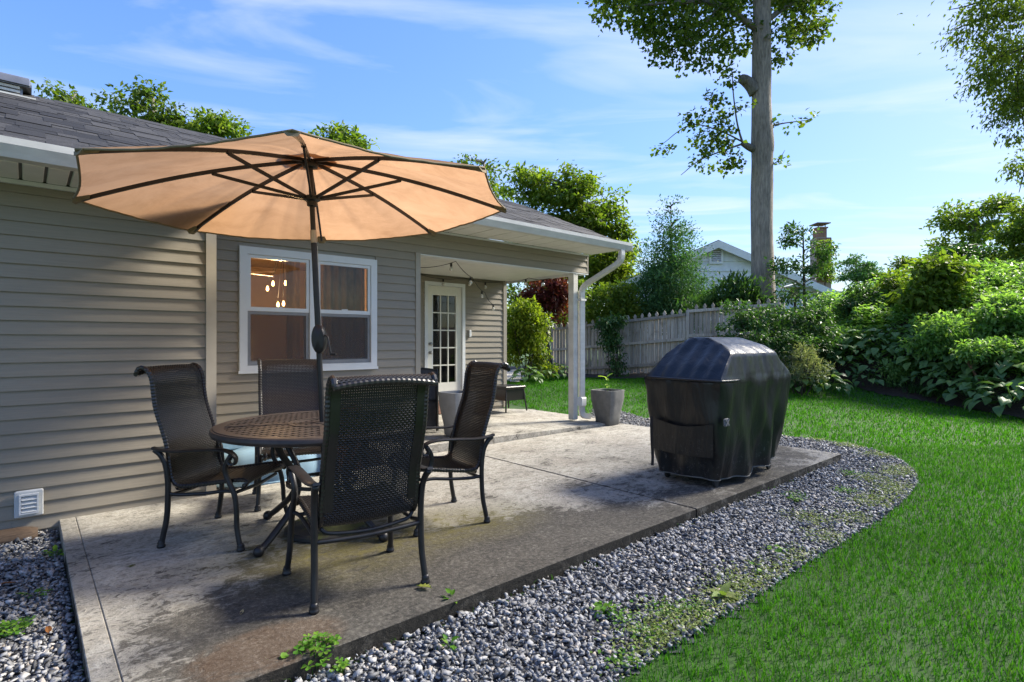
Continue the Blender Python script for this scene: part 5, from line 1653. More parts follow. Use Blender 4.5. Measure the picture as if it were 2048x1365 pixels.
# ------------------------------------------------------------------ the planted bank on the right
HILLS = [
 (13.2, [(1700, 672, 40, 26), (1740, 690, 44, 26), (1670, 695, 34, 22)], 3600, .10, 'leaf_hill', 'low light green shrub at the top of the left hosta bed'),
 (14.6, [(1795, 575, 38, 42), (1770, 610, 34, 34), (1820, 600, 34, 40)], 3600, .13, 'leaf_light', 'yellow-green bush at the crest of the bank beside the dark round bush'),
 (13.0, [(1860, 555, 44, 34), (1890, 575, 36, 34), (1840, 590, 36, 30), (1870, 610, 46, 30)], 3800, .17, 'leaf_light', 'big-leaved bright green bush in the middle of the bank'),
 (13.8, [(1930, 560, 44, 40), (1965, 590, 50, 40), (1925, 610, 44, 34)], 4600, .12, 'leaf_hill', 'tall shrub on the bank right of the bright big-leaved bush'),
 (13.8, [(1790, 640, 44, 22), (1830, 645, 44, 22), (1760, 650, 36, 18)], 4400, .10, 'leaf_hill', 'spreading shrub halfway up the bank above the left hostas'),
 (11.6, [(1890, 655, 54, 34), (1930, 670, 50, 30), (1860, 680, 44, 26)], 5000, .10, 'leaf_hill', 'leafy shrub in the middle of the bank below the big-leaved bush'),
 (11.4, [(2000, 625, 54, 44), (2045, 640, 50, 50), (1985, 665, 44, 34)], 5200, .11, 'leaf_hill', 'broad shrub reaching the right edge of the bank'),
 (10.6, [(2010, 695, 50, 30), (2050, 710, 44, 34), (1965, 700, 36, 24)], 4200, .09, 'leaf_hill', 'fine-leaved shrub just above the right hostas'),
 (15.5, [(2030, 480, 40, 60), (2050, 520, 44, 60), (2010, 545, 40, 50), (2045, 430, 30, 36)], 7000, .12, 'leaf_light', 'tall dense bush at the right edge of the bank, against the sky'),
 (16.5, [(1960, 520, 44, 30), (1915, 520, 36, 26), (1990, 545, 40, 30)], 3600, .14, 'leaf_dark', 'dark bush high on the bank behind the others'),
]
for i, (Y, lst, n_, sz, mt, lab) in enumerate(HILLS):
    shrub('bank_shrub', lab, 'shrub', px_blobs(Y, lst), n_, sz, M[mt], group='shrubs on the planted bank', seed=60 + i, droop=.45, shell=.55, stems=6)
# low cover between them
r = np.random.default_rng(77)
n_ = 88000
P = np.stack([r.uniform(6.6, 17, n_), r.uniform(4, 18, n_)], 1)
dd = P[:, 0] - edge_x(P[:, 1])
P = P[(dd > .75) & (P[:, 0] < P[:, 1] * 1.5)]
z = gz(P[:, 0], P[:, 1])
n_ = len(P)
hh = np.array([mnoise.noise((x * .9, y * .9, 0)) for x, y in P])
dd = P[:, 0] - edge_x(P[:, 1])
h3 = np.array([mnoise.noise((x * 2.3, y * 2.3, 5)) for x, y in P])
top_ = (.20 + .42 * sstep((dd - .7) / 1.3)) * np.clip(1 + 1.1 * hh + .7 * h3, .25, 2.2)
zz = z + .03 + top_ * r.uniform(0, 1, n_) ** .45
a = r.uniform(0, 6.28, n_); s = r.uniform(.07, .14, n_)
ax = np.stack([np.cos(a), np.sin(a), r.uniform(-.5, .3, n_)], 1); ax /= np.linalg.norm(ax, axis=1)[:, None]
up = np.array([0, 0, 1.0]) + r.normal(size=(n_, 3)) * .35
sd = np.cross(ax, up); sd /= np.linalg.norm(sd, axis=1)[:, None]
C = np.stack([P[:, 0], P[:, 1], zz], 1)
v = np.stack([C, C + ax * (s * .45)[:, None] - sd * (s * .32)[:, None] + [0, 0, .01], C + ax * s[:, None] - [0, 0, .02], C + ax * (s * .45)[:, None] + sd * (s * .32)[:, None] + [0, 0, .01]], 1)
f = (np.array([(0, 2, 1), (0, 3, 2)])[None] + 4 * np.arange(n_)[:, None, None]).reshape(-1, 3)
tag(link('ground_cover', np_mesh('ground_cover', v.reshape(-1, 3), f, M['leaf_hill'])), kind='stuff')

# far right and far off
bl = px_blobs(26, [(1895, 450, 34, 24), (1930, 425, 44, 20), (1985, 410, 44, 18), (1890, 490, 34, 24), (1945, 465, 60, 32), (2000, 450, 44, 34), (1930, 505, 60, 24)])
tree('broadleaf_tree', 'airy domed tree against the pale sky above the bank', (at(1950, 560, 26).x, 26, 1.5), at(1950, 430, 26), .25, .06, bl, 3800, .22, M['leaf_light'], seed=81, nl=16, shell=.6, clump=.2)
r_ = random.Random(3)
root = empty('pine_tree', (at(1713, 600, 45).x, 45, 1)); tag(root, 'distant dark pine with flat layered branches beside the chimney', 'pine'); o = Vector(root.location)
mb = MB(); limb(mb, [(0, 0, 0), (0, 0, 3), at(1712, 512, 45) - o], .2, .03, 8); mb.build('trunk', M['twig'], root)
bl = []
for k in range(9):
    t = k / 8; py = 516 + 42 * t; w_ = 8 + 34 * t ** .7
    for q in range(2 + k):
        x = 1713 + r_.uniform(-1, 1) * w_; c = at(x, py + r_.uniform(-3, 3), 45 + r_.uniform(-1, 1)) - o
        bl.append((c.x, c.y, c.z, .5, .5, .09))
cloud('crown', bl, 3600, .22, M['leaf_conifer'], root, seed=5, shell=.1, clump=.8, droop=-.2, flat=.3)
bl = px_blobs(48, [(1770, 555, 22, 10), (1800, 530, 20, 14), (1790, 570, 50, 14), (1745, 560, 20, 8)])
tree('broadleaf_tree', 'hazy far treetops low on the horizon right of the pine', (at(1785, 600, 48).x, 48, 1), at(1785, 560, 48), .2, .05, bl, 2600, .36, M['leaf_tree'], seed=82)

# ------------------------------------------------------------------ hostas: every leaf its own piece
def hosta_leaf(k):
    mb = MB()
    Lh, Wd = .24 - .025 * k, .165 - .015 * k
    st = [(0, .10), (.14, .66), (.36, 1.0), (.62, .86), (.84, .46), (1.0, .02)]
    vs = []
    for t, w in st:
        z = .045 * math.sin(t * 2.2) - .085 * t * t
        for s, dz in ((-1, .006), (-.5, .012), (0, -.012), (.5, .012), (1, .006)):
            vs.append((Wd * .5 * w * s, Lh * t, z + dz * w))
    fs = [(i * 5 + j, i * 5 + j + 1, i * 5 + 6 + j, i * 5 + 5 + j) for i in range(5) for j in range(4)]
    mb._add(vs, fs)
    mb._add([(-.004, -.14, -.14), (.004, -.14, -.14), (.004, .02, .0), (-.004, .02, .0)], [(0, 1, 2, 3)])
    return mb.mesh('leaf', M['hosta'], True)
HL = [hosta_leaf(k) for k in range(4)]
r = random.Random(12)
def hosta(x, y, sc, nleaf, label, group='hostas along the planting beds'):
    root = empty('hosta', (x, y, gzf(x, y) + .01), r.uniform(0, 6)); tag(root, label, 'hosta', group)
    for i in range(nleaf):
        o = link('leaf', r.choice(HL), root)
        t = (i + .5) / nleaf
        ring_ = t ** .55
        a = i * 2.4 + r.uniform(-.35, .35)
        rad = (.03 + .36 * ring_) * sc * r.uniform(.9, 1.1)
        o.location = (math.sin(-a) * rad, math.cos(a) * rad, sc * (.42 - .27 * ring_ ** 1.7) + r.uniform(-.03, .04))
        s = sc * r.uniform(.75, 1.1)
        o.scale = (s, s, s)
        o.rotation_euler = (R(20 - 52 * ring_ + r.uniform(-16, 16)), R(r.uniform(-22, 22)), a)
HOSTAS = [
 (1590, 748, 'hosta clump at the tip of the left bed, right behind the covered grill', 1.0, 15),
 (1628, 752, 'hosta clump hanging over the lawn edge, second from the grill', 1.0, 15),
 (1672, 745, 'hosta clump in the left bed just left of the bare mulch patch', 1.05, 15),
 (1640, 722, 'hosta clump behind the front row, below the pale wispy shrub', 1.0, 13),
 (1700, 722, 'hosta clump above the bare mulch patch', 1.05, 14),
 (1755, 738, 'hosta clump between the mulch patch and the dark low sedge', 1.0, 13),
 (1760, 705, 'hosta clump up the slope behind the mulch patch', 1.0, 12),
 (1820, 712, 'hosta clump behind the dark low sedge', 1.0, 12),
 (1905, 765, 'hosta clump on the lawn edge left of the broken brown stalk', 1.05, 15),
 (1960, 800, 'hosta clump with large leaves in front of the broken brown stalk', 1.15, 17),
 (2020, 818, 'large hosta clump at the right corner of the lawn edge', 1.2, 17),
 (1935, 740, 'hosta clump just behind the broken brown stalk', 1.05, 14),
 (1995, 760, 'hosta clump on the slope right of the broken brown stalk', 1.1, 15),
 (2045, 770, 'hosta clump at the right edge, above the corner clump', 1.1, 14),
 (1880, 725, 'hosta clump above the dark low sedge, toward the fine-leaved shrub', 1.0, 12),
 (1655, 775, 'front hosta clump right at the lawn edge, left of the mulch patch', .9, 13),
 (1600, 772, 'front hosta clump closest to the grill cover at the lawn edge', .85, 12),
 (1725, 690, 'upper hosta clump on the left bed, below the low light green shrub', .95, 12),
 (1790, 680, 'upper hosta clump left of the middle of the bank', 1.0, 12),
 (1850, 690, 'upper hosta clump in the middle of the bank', 1.0, 12),
 (1925, 700, 'upper hosta clump above the broken brown stalk', 1.0, 12),
 (1690, 700, 'hosta clump beneath the low light green shrub, behind the mulch patch', 1.05, 13),
 (1735, 765, 'hosta clump at the right edge of the mulch patch', .8, 10),
 (1845, 735, 'hosta clump between the grey-green shrub and the right hostas', 1.05, 13),
 (1915, 790, 'low front hosta clump on the lawn edge, first of the right group', 1.0, 14),
 (2040, 740, 'hosta clump against the right picture edge, high on the slope', 1.1, 14),
 (1865, 765, 'hosta clump just above the dark sedge tufts', .95, 12),
 (1565, 745, 'hosta clump showing past the right shoulder of the grill cover', .95, 12),
 (1975, 725, 'uppermost hosta clump on the right, below the fine-leaved shrub', 1.0, 12),
]
def on_ground(px, py, lift=.15):
    """ray from the camera down to the lie of the land"""
    for Y in np.arange(3, 40, .05):
        p = at(px, py, float(Y))
        if p.z - lift <= gzf(p.x, p.y): return p
    return at(px, py, 15)
for px, py, lab, sc, nl_ in HOSTAS:
    p = on_ground(px, py)
    hosta(p.x, p.y, sc * 1.12, nl_ * 2 + 8, lab)
for px, py, lab in ((1055, 760, 'hosta clump by the pale path end, leftmost under the yellow-green shrub'), (1085, 755, 'hosta clump in the middle of the bed left of the porch post'), (1118, 752, 'hosta clump right beside the porch post in the far bed'), (1100, 742, 'hosta clump at the foot of the fence corner post')):
    p = on_ground(px, py, .1)
    hosta(p.x, p.y, .9, 30, lab)

# strap-leaved plants
def straps(name, label, loc, n, ln, wd, seed, mat, cat='plant', spread=.12, arch=1.0):
    root = empty(name, loc); tag(root, label, cat)
    r = np.random.default_rng(seed)
    V = []; F = []
    for i in range(n):
        a = r.uniform(0, 6.28); l = ln * r.uniform(.6, 1.2); b0 = np.array([r.normal(0, spread), r.normal(0, spread), 0])
        d = np.array([math.cos(a), math.sin(a), 0]); s = np.array([-math.sin(a), math.cos(a), 0]) * wd * r.uniform(.7, 1.2)
        lean = r.uniform(.35, 1.0) * arch
        base = len(V)
        for k in range(6):
            t = k / 5
            p = b0 + d * l * lean * (t ** 1.4) * .8 + np.array([0, 0, 1]) * l * (1.05 * t - .62 * lean * t * t * 1.1)
            w = (1 - .15 * k) if k < 5 else .06
            V.append(p - s * w); V.append(p + s * w)
        F += [(base + 2 * k, base + 2 * k + 1, base + 2 * k + 3, base + 2 * k + 2) for k in range(5)]
    o = link('blades', np_mesh('blades', np.array(V), np.array(F), mat), root); o['kind'] = 'stuff'
    return root
for i, (px, py, lab) in enumerate(((1175, 748, 'daylily clump of arching strap leaves just right of the porch post'), (1205, 745, 'daylily clump with arching leaves at the middle of the far bed'), (1232, 748, 'daylily clump below the vine on the fence'))):
    p = on_ground(px, py, .02); straps('daylily', lab, (p.x, p.y, gzf(p.x, p.y)), 90, .75, .011, 90 + i, M['strap'])
for i, (px, py, lab) in enumerate(((1790, 775, 'dark low sedge tuft at the lawn edge beside the mulch patch'), (1835, 785, 'dark low sedge tuft in the middle of the lawn edge'), (1875, 792, 'dark low sedge tuft left of the right hosta clumps'))):
    p = on_ground(px, py, .02); straps('sedge', lab, (p.x, p.y, gzf(p.x, p.y)), 170, .34, .006, 95 + i, M['leaf_dark'], spread=.14)
shrub('bank_shrub', 'small-leaved grey-green shrub above the low sedge tufts', 'shrub', px_blobs(12.0, [(1790, 748, 34, 20), (1830, 745, 40, 22), (1870, 755, 34, 20)]), 2800, .085, M['leaf_hill'], group='shrubs on the planted bank', seed=71, aspect=.35)
p = on_ground(1968, 790, .02)
st_ = empty('broken_stalk', (p.x, p.y, gzf(p.x, p.y))); tag(st_, 'broken brown plant stalk sticking up among the right hostas', 'stalk')
mb = MB(); limb(mb, [(0, 0, 0), (-.10, 0, .28), (-.26, .02, .58)], .032, .022, 7)
for k in range(9): limb(mb, [(-.24, .02, .55), (-.27 + random.uniform(-.06, .06), .02 + random.uniform(-.05, .05), .64), (-.28 + random.uniform(-.12, .12), random.uniform(-.08, .08), .70)], .006, .002, 4)
mb.build('stem', plain('dead_stem', (.17, .09, .045), .9, var=.35, vs=30), st_)
# ------------------------------------------------------------------ picket fence
M['fence'] = weathered_wood('weathered_cedar', (.56, .50, .42), (.20, .165, .125))
fence = empty('picket_fence', (FA.x, FA.y, 0), math.atan2(FDIR.y, FDIR.x))
tag(fence, 'weathered grey wooden fence with pointed picket tops, stepping up to the right', 'fence')
FL = (FB - FA).length
STEP = .6556 * FL
def ftop(s): return 1.71 + (2.05 - 1.71) * s / STEP if s < STEP else 2.13 + .09 * (s - STEP) / (FL - STEP)
r = random.Random(2)
def fence_rail(s0, s1, dz, h, name='rail'):
    z0, z1 = ftop(s0) + dz, ftop(s1) + dz
    mb = MB()
    mb._add([(s0, -.075, z0), (s1, -.075, z1), (s1, -.022, z1), (s0, -.022, z0), (s0, -.075, z0 + h), (s1, -.075, z1 + h), (s1, -.022, z1 + h), (s0, -.022, z0 + h)],
            [(0, 3, 2, 1), (4, 5, 6, 7), (0, 1, 5, 4), (1, 2, 6, 5), (2, 3, 7, 6), (3, 0, 4, 7)])
    return mb.build(name, M['fence'], fence)
for a, b in ((0, STEP * .5 - .004), (STEP * .5 + .004, STEP - .05), (STEP + .05, FL - .04)):
    a = max(a, .05)
    for dz in (-.05, -.70, -1.34): fence_rail(a, b, dz, .075)
for s in (0, STEP * .5, STEP, FL):
    t = ftop(s + .01)
    MB().box((s - .045, -.02, -.3), (s + .045, .05, t + .02)).build('post', M['fence'], fence)
s = .06; k = 0
while s < FL - .05:
    w = .098 * r.uniform(.92, 1.05)
    t = ftop(s)
    z0 = t - 1.50 + r.uniform(-.04, .02)
    jy = r.uniform(0, .006) + (.0 if k % 2 else .009)
    if k % 2 == 0:      # full pickets with cut heads
        hd = .115
        prof = [(s, z0), (s + w, z0), (s + w, t + .02), (s + w * .80, t + .045), (s + w * 1.02, t + .075), (s + w * .86, t + hd), (s + w * .5, t + hd + .05), (s + w * .14, t + hd), (s - w * .02, t + .075), (s + w * .20, t + .045), (s, t + .02)]
    else:
        prof = [(s, z0), (s + w, z0), (s + w, t + .015), (s, t + .01)]
    MB().prism(prof, 'y', -.018 + jy, .002 + jy).build('picket', M['fence'], fence)
    s += w + r.uniform(.010, .024); k += 1

# ------------------------------------------------------------------ neighbour's house
NY = 21.0
M['nb'] = plain('pale_grey_shingles', (.78, .81, .84), .6, var=.08, vs=5)
M['nbw'] = plain('neighbour_white_trim', (.78, .79, .80), .5, var=.05)
M['nbroof'] = plain('neighbour_roof', (.12, .12, .125), .9, var=.3, vs=20)
nb = empty('neighbour_house', (0, NY, 0)); tag(nb, 'pale grey gabled house beyond the fence with a louvred gable vent', 'house')
k = NY / 1103
gx = (1432 - 1024) * k; gzp = EYE + 200 * k
SL = .43
def gtop(x): return gzp - SL * abs(x - gx)
xl, xr = gx - 3.6, (1664 - 1024) * k
w = MB().prism([(xl, -.5), (xr, -.5), (xr, gtop(xr) - .12), (gx, gzp - .12), (xl, gtop(xl) - .12)], 'y', .06, .25).build('wall', M['nb'], nb)
z = -.2; ex = 20 * k
zz0 = EYE - 1
while z < gzp - .2:
    a, b = xl, xr
    if z + ex > gtop(xl) - .12: a = max(xl, gx - (gzp - .12 - z - ex) / SL)
    if z + ex > gtop(xr) - .12: b = min(xr, gx + (gzp - .12 - z - ex) / SL)
    lo_a, lo_b = max(xl, gx - (gzp - .14 - z) / SL), min(xr, gx + (gzp - .14 - z) / SL)
    mb = MB()
    if b <= a: a = b = gx
    mb._add([(lo_a, .0, z), (lo_b, .0, z), (b, .045, z + ex), (a, .045, z + ex), (lo_a, .059, z), (lo_b, .059, z), (b, .059, z + ex), (a, .059, z + ex)], [(0, 1, 2, 3), (0, 4, 5, 1), (0, 3, 7, 4), (1, 5, 6, 2), (3, 2, 6, 7)])
    mb.build('siding_board', M['nb'], w); z += ex
MB().box((xr + .0, -.03, -.5), (xr + .32, .26, gtop(xr) - .05)).build('corner_board', M['nbw'], nb)
rf = MB()
xe = xr + 1.15
for sx, e in ((-1, gx - 4.1), (1, xe)):
    rf.prism([(gx, gzp), (e, gzp - SL * abs(e - gx)), (e, gzp - SL * abs(e - gx) - .10), (gx, gzp - .10)], 'y', -.25, 8)
rf.build('roof', M['nbroof'], nb)
for sx, e in ((-1, gx - 4.1), (1, xe)):
    MB().prism([(gx, gzp - .03), (e, gzp - .03 - SL * abs(e - gx)), (e, gzp - .30 - SL * abs(e - gx)), (gx, gzp - .30)], 'y', -.29, -.252).build('rake_board', M['nbw'], nb)
vx0, vx1, vz0, vz1 = (1418 - 1024) * k, (1445 - 1024) * k, EYE + (682 - 528) * k, EYE + (682 - 497) * k
gv = ring(vx0, vx1, vz0, vz1, .07, -.07, .02).build('gable_vent', M['nbw'], nb)
MB().box((vx0 + .07, .0, vz0 + .07), (vx1 - .07, .01, vz1 - .07)).build('vent_back', M['dark'], gv)
for q in range(6):
    z = vz0 + .085 + q * (vz1 - vz0 - .16) / 6
    MB().prism([(-.055, z), (-.005, z + .05), (-.005, z + .058), (-.055, z + .010)], 'x', vx0 + .07, vx1 - .07).build('louver', M['nbw'], gv)
M['brown'] = plain('brown_carport', (.20, .135, .09), .8)
MB().box((xr + .33, 2.0, -.5), (xr + 2.4, 2.1, 3.4)).build('carport_wall', M['brown'], nb)
MB().prism([(xr + .33, 2.4), (xr + .33, gtop(xr + .33) - .13), (xr + 1.1, gtop(xr + 1.1) - .13), (xr + 1.1, 2.75), (xr + .7, 2.75)], 'y', .0, .05).build('carport_header', M['nbw'], nb)
cr_ = empty('chimney_root', (0, 0, 0)); bpy.data.objects.remove(cr_)
M['brick'] = plain('chimney_brick', (.30, .17, .11), .9, var=.25, vs=14)
M['mortar'] = plain('chimney_mortar', (.34, .30, .25), .95)
CY = 24.0; kc = CY / 1103
cx0, cx1 = (1634 - 1024) * kc, (1664 - 1024) * kc
zs, zt, zt2 = 2.0, EYE + (682 - 474) * kc, EYE + (682 - 456) * kc
oy = CY - NY
chm = MB().box((cx0 + .02, oy + .02, zs), (cx1 - .02, oy + .60, zt - .01)).build('chimney', M['mortar'], nb)
rb_ = random.Random(6)
def brick_face(x0, x1, z0, z1, y, parent, cap=250):
    z = z0; row = 0; cnt = 0
    while z < z1 - .05:
        x = x0 - (0 if row % 2 else .11)
        while x < x1 - .02:
            a, b = max(x, x0), min(x + .205, x1)
            if b - a > .03:
                MB().box((a, y - .012 - rb_.uniform(0, .006), z), (b, y + .03, z + .068)).build('brick', M['brick'], parent); cnt += 1
            x += .217
        z += .08; row += 1
    return cnt
brick_face(cx0, cx1, 3.9, zt, oy + .02, chm)
c0, c1 = (1638 - 1024) * kc, (1655 - 1024) * kc
ch2 = MB().box((c0, oy + .05, zt - .0095), (c1, oy + .5, zt2)).build('flue', M['brick'], chm)
MB().box((c0 - .04, oy + .01, zt2), (c1 + .04, oy + .54, zt2 + .06)).build('flue_lip', M['brick'], chm)
MB().box((c0 - .10, oy - .05, zt2 + .20), (c1 + .12, oy + .62, zt2 + .24)).box((c0 + .02, oy + .1, zt2 + .06), (c0 + .05, oy + .13, zt2 + .2)).box((c1 - .05, oy + .1, zt2 + .06), (c1 - .02, oy + .13, zt2 + .2)).build('rain_cap', plain('rusty_cap', (.16, .12, .10), .8), chm)
shrub('ivy', 'yellow-green ivy climbing the brick chimney', 'ivy', px_blobs(23.7, [(1655, 500, 10, 26), (1652, 540, 10, 26), (1648, 490, 10, 14)], .18), 1100, .13, M['leaf_light'], seed=7, stems=3)

# bird feeder on a post between fence end and house
bf = empty('bird_feeder', (at(1590, 640, 15.2).x, 15.2, gzf(7.8, 15.2))); tag(bf, 'pale flat-roofed bird feeder on a post behind the fence end', 'bird feeder')
zt_ = at(1590, 572, 15.2).z - bf.location.z
MB().tube([(0, 0, 0), (0, 0, zt_ - .3)], .035, 8).build('post', M['twig'], bf)
MB().box((-.13, -.13, zt_ - .34), (.13, .13, zt_ - .30)).build('tray', M['fence'], bf)
MB().box((-.09, -.09, zt_ - .30), (.09, .09, zt_ - .04)).build('hopper', plain('amber_hopper', (.30, .26, .12), .4), bf)
MB().prism([(-.30, zt_ - .05), (.30, zt_ - .05), (.30, zt_ - .02), (0, zt_ + .07), (-.30, zt_ - .02)], 'y', -.22, .22).build('roof', M['nbw'], bf)

# pale walk that leaves the porch behind the bench
pw = [tuple(G(1016, 772, .22)[:2]), tuple(G(1040, 772, .22)[:2]), tuple(G(1062, 752, .28)[:2]), tuple(G(1040, 742, .30)[:2]), tuple(G(1000, 742, .30)[:2])]
o = sheet('path', pw, .05, plain('pale_walk', (.45, .42, .37), .9), .12)

# ------------------------------------------------------------------ weeds, creeping cover, fallen leaves
def flat_leaf_cloud(name, P, z, size, mat, seed, aspect=.8, tilt=.35):
    r = np.random.default_rng(seed); n = len(P)
    a = r.uniform(0, 6.28, n); s = size * r.uniform(.6, 1.3, n)
    ax = np.stack([np.cos(a), np.sin(a), r.normal(0, tilt, n)], 1); ax /= np.linalg.norm(ax, axis=1)[:, None]
    up = np.array([0, 0, 1.0]) + r.normal(size=(n, 3)) * tilt
    sd = np.cross(ax, up); sd /= np.linalg.norm(sd, axis=1)[:, None]
    C = np.stack([P[:, 0], P[:, 1], z], 1)
    w = (s * aspect * .5)[:, None]
    v = np.stack([C, C + ax * (s * .45)[:, None] - sd * w + [0, 0, .003], C + ax * s[:, None], C + ax * (s * .45)[:, None] + sd * w + [0, 0, .003]], 1)
    f = (np.array([(0, 2, 1), (0, 3, 2)])[None] + 4 * np.arange(n)[:, None, None]).reshape(-1, 3)
    return np_mesh(name, v.reshape(-1, 3), f, mat)
edge_pts = [G(px, py, -.08) for px, py in ((1700, 893), (1760, 912), (1800, 940), (1800, 975), (1790, 950), (1760, 1000), (1740, 960), (1710, 1040), (1660, 1080), (1600, 1120), (1620, 1040), (1560, 1150), (1500, 1190), (1450, 1210), (1480, 1170), (1400, 1250), (1350, 1290), (1300, 1310), (1340, 1250), (1640, 880), (1600, 872), (1740, 1010), (1780, 985))]
P, z = creeping('c', edge_pts, .10, None, .02, 12000, 3)
o = link('creeping_weeds', flat_leaf_cloud('creeping_weeds', P, z, .016, M['weed_pale'], 4)); tag(o, kind='stuff')
edge2 = [G(px, py, -.08) for px, py in ((1390, 1225), (1290, 1275), (1250, 1330), (1240, 1240), (1330, 1225), (1590, 995), (1690, 985), (1700, 950))]
P, z = creeping('c', edge2, .05, None, .02, 900, 6)
o = link('creeping_weeds', flat_leaf_cloud('creeping_weeds', P, z, .020, M['weed'], 5)); tag(o, kind='stuff')

def clover_leaf(mat, size, round_=True):
    mb = MB()
    for k in range(3):
        a = k * 2.094
        vs = [(0, 0, 0)]
        for q in range(7):
            t = q / 6; ang_ = -.62 + 1.24 * t
            rr2 = size * (1.0 - (.16 if q == 3 else 0) - .25 * abs(2 * t - 1) ** 3)
            vs.append((math.cos(a + ang_) * rr2, math.sin(a + ang_) * rr2, size * .12 * (abs(2 * t - 1))))
        mb._add(vs, [(0, i, i + 1) for i in range(1, 7)])
    return mb.mesh('leaf', mat)
def heart_leaf(mat, L_, W_):
    mb = MB()
    prof = [(0, .02), (.12, .42), (.3, .5), (.55, .42), (.8, .2), (1, .0)]
    vs = [(0, L_ * t, .02 * math.sin(3 * t) * L_ * 5) for t, w in prof] + [(-W_ * w, L_ * (t - (.06 if i == 1 else 0)), .12 * W_ + .02 * math.sin(3 * t) * L_ * 5) for i, (t, w) in enumerate(prof)] + [(W_ * w, L_ * (t - (.06 if i == 1 else 0)), .12 * W_ + .02 * math.sin(3 * t) * L_ * 5) for i, (t, w) in enumerate(prof)]
    n_ = len(prof)
    fs = [(i, i + 1, n_ + i + 1, n_ + i) for i in range(n_ - 1)] + [(i + 1, i, 2 * n_ + i, 2 * n_ + i + 1) for i in range(n_ - 1)]
    mb._add(vs, fs)
    return mb.mesh('leaf', mat, True)
CLV = clover_leaf(M['weed'], .020); HRT = heart_leaf(M['weed'], .075, .062); BIG = heart_leaf(M['weed_pale'], .15, .075); SML = heart_leaf(M['weed'], .036, .022)
def weed(label, loc, me, n, spread, h, seed, tilt=25, s=(.8, 1.3), rosette=False):
    root = empty('weed', loc); tag(root, label, 'weed')
    r = random.Random(seed)
    mb = MB()
    for i in range(n):
        a = i * 2.4 + r.uniform(-.5, .5)
        rad = spread * math.sqrt((i + .4) / n)
        z = h * r.uniform(.35, 1) * (1 - .35 * rad / spread)
        if rosette: rad, z = .012, .02
        p = Vector((math.cos(a) * rad, math.sin(a) * rad, z))
        o = link('leaf', me, root); o.location = p
        k = r.uniform(*s); o.scale = (k, k, k)
        o.rotation_euler = (R(r.uniform(-tilt, tilt) + (18 if rosette else 0)), R(r.uniform(-tilt, tilt)), a - 1.57)
        mb.tube([(p.x * .25, p.y * .25, -.02), (p.x * .7, p.y * .7, z * .6), tuple(p)], .0014, 4)
    mb.build('stem', M['weed'], root)
g = lambda px, py: G(px, py, -.07)
weed('bushy green clover at the front edge of the slab', g(632, 1330), CLV, 46, .085, .15, 1, s=(.8, 1.5))
weed('heart-leaved seedling at the bottom of the slab edge', g(553, 1352), HRT, 5, .05, .09, 2, s=(.5, .85))
weed('small clover sprig just below the bushy clover', g(680, 1345), CLV, 9, .03, .06, 3)
weed('thin seedling in the joint by the chair foot with a fallen leaf', g(903, 1222), SML, 8, .022, .11, 4)
weed('small bright sprout alone in the gravel below the fallen oak leaf', g(900, 1292), SML, 7, .03, .03, 5)
weed('feathery weed in the middle of the gravel strip', g(1208, 1226), SML, 16, .04, .05, 6)
weed('broad-leaved weed rosette at the lawn edge', g(1443, 1196), BIG, 6, .05, .03, 7, rosette=True, s=(.4, .65))
weed('yellowish seedling on the lawn edge beyond the broad-leaved rosette', g(1512, 1150), HRT, 4, .03, .07, 8, s=(.4, .7))
weed('small weed in the gravel below the grill', g(1590, 1003), SML, 12, .035, .05, 9)
weed('low weed in the gravel halfway to the lawn edge', g(1552, 1102), HRT, 6, .05, .03, 10, s=(.4, .7))
weed('clover patch in the gravel at the left picture edge', g(18, 1265), CLV, 40, .09, .05, 11)
weed('small weed by the left rim of the slab', g(110, 1112), SML, 14, .05, .05, 12)
weed('tiny weed in the left gravel below the slab corner', g(72, 1190), SML, 9, .05, .02, 13)

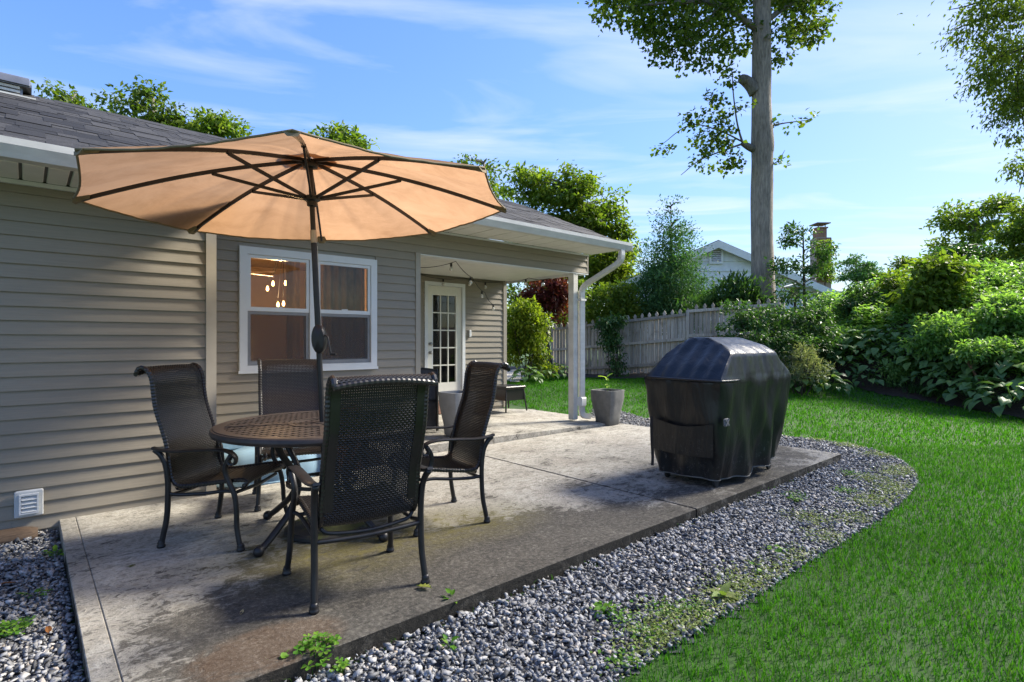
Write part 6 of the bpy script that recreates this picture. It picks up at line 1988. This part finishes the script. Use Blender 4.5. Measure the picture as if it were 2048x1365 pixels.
def fallen(label, loc, size, col, rz_, seed, lobes=True):
    mb = MB()
    if lobes:
        out = [(0, -.18), (.02, 0), (.18, .02), (.12, .14), (.36, .26), (.18, .34), (.40, .56), (.16, .56), (.20, .80), (.05, .74), (0, 1.0)]
    else:
        out = [(0, -.15), (.02, 0), (.16, .12), (.22, .32), (.18, .6), (.08, .84), (0, 1.0)]
    n = len(out)
    r = random.Random(seed)
    def zf(x, y): return .10 * x * x * 4 + .10 * math.sin(y * 3 + seed)
    vs = [(0, y, zf(0, y) + .02) for x, y in out] + [(-x, y, zf(x, y) + .06 * (x > 0)) for x, y in out] + [(x, y, zf(x, y) + .10 * (x > 0)) for x, y in out]
    vs = [(x * size, y * size, z * size + .004) for x, y, z in vs]
    fs = [(i, i + 1, n + i + 1, n + i) for i in range(n - 1)] + [(i + 1, i, 2 * n + i, 2 * n + i + 1) for i in range(n - 1)]
    mb._add(vs, fs)
    o = mb.build('fallen_leaf', leafmat('fallen_leaf_tone', [col, tuple(c * .75 for c in col)], .25, .6), None)
    o.location = loc; o.rotation_euler = (R(r.uniform(-12, 12)), R(r.uniform(-12, 12)), rz_)
    tag(o, label, 'fallen leaf')
fallen('pale yellow lobed oak leaf lying on the gravel against the slab edge', G(752, 1272, -.045), .10, (.42, .33, .12), -.5, 1)
fallen('green-yellow curled leaf by the foot of the near chair', G(858, 1180, 0), .085, (.28, .30, .06), 1.2, 2)
fallen('small olive leaf on the pale left part of the slab', G(268, 1133, 0), .075, (.11, .11, .03), 1.9, 3, False)
fallen('tan leaf flake on the dark stain of the slab', G(482, 1229, 0), .05, (.50, .40, .22), .3, 4, False)
fallen('small brown leaf in the gravel at the left edge of the slab', G(30, 1165, -.05), .06, (.22, .09, .03), 2.6, 5, False)
fallen('rust coloured leaf in the left gravel beside the clover', G(97, 1268, -.05), .06, (.25, .10, .03), .8, 6, False)

# green sprout in the planter by the post
sp = empty('sprout', L(6.98, 5.60, .495)); tag(sp, 'young plant with a few bright yellow-green leaves growing in the planter by the post', 'plant')
mb = MB(); limb(mb, [(0, 0, 0), (.01, 0, .12), (-.01, 0, .26)], .005, .003, 5); mb.build('stem', M['weed'], sp)
SPL = heart_leaf(leafmat('bright_leaf', [(.20, .36, .03), (.30, .42, .05)], .5), .12, .06)
for x, y, z, rx, rz_, s in ((-.01, 0, .24, 10, 1.4, 1.2), (.0, 0, .26, 25, -1.2, 1.0), (.01, 0, .14, -10, 2.4, .8), (0, .0, .08, 15, -.4, .9), (0, 0, .20, 30, .2, .8)):
    o = link('leaf', SPL, sp); o.location = (x, y, z); o.rotation_euler = (R(rx), 0, rz_); o.scale = (s, s, s)
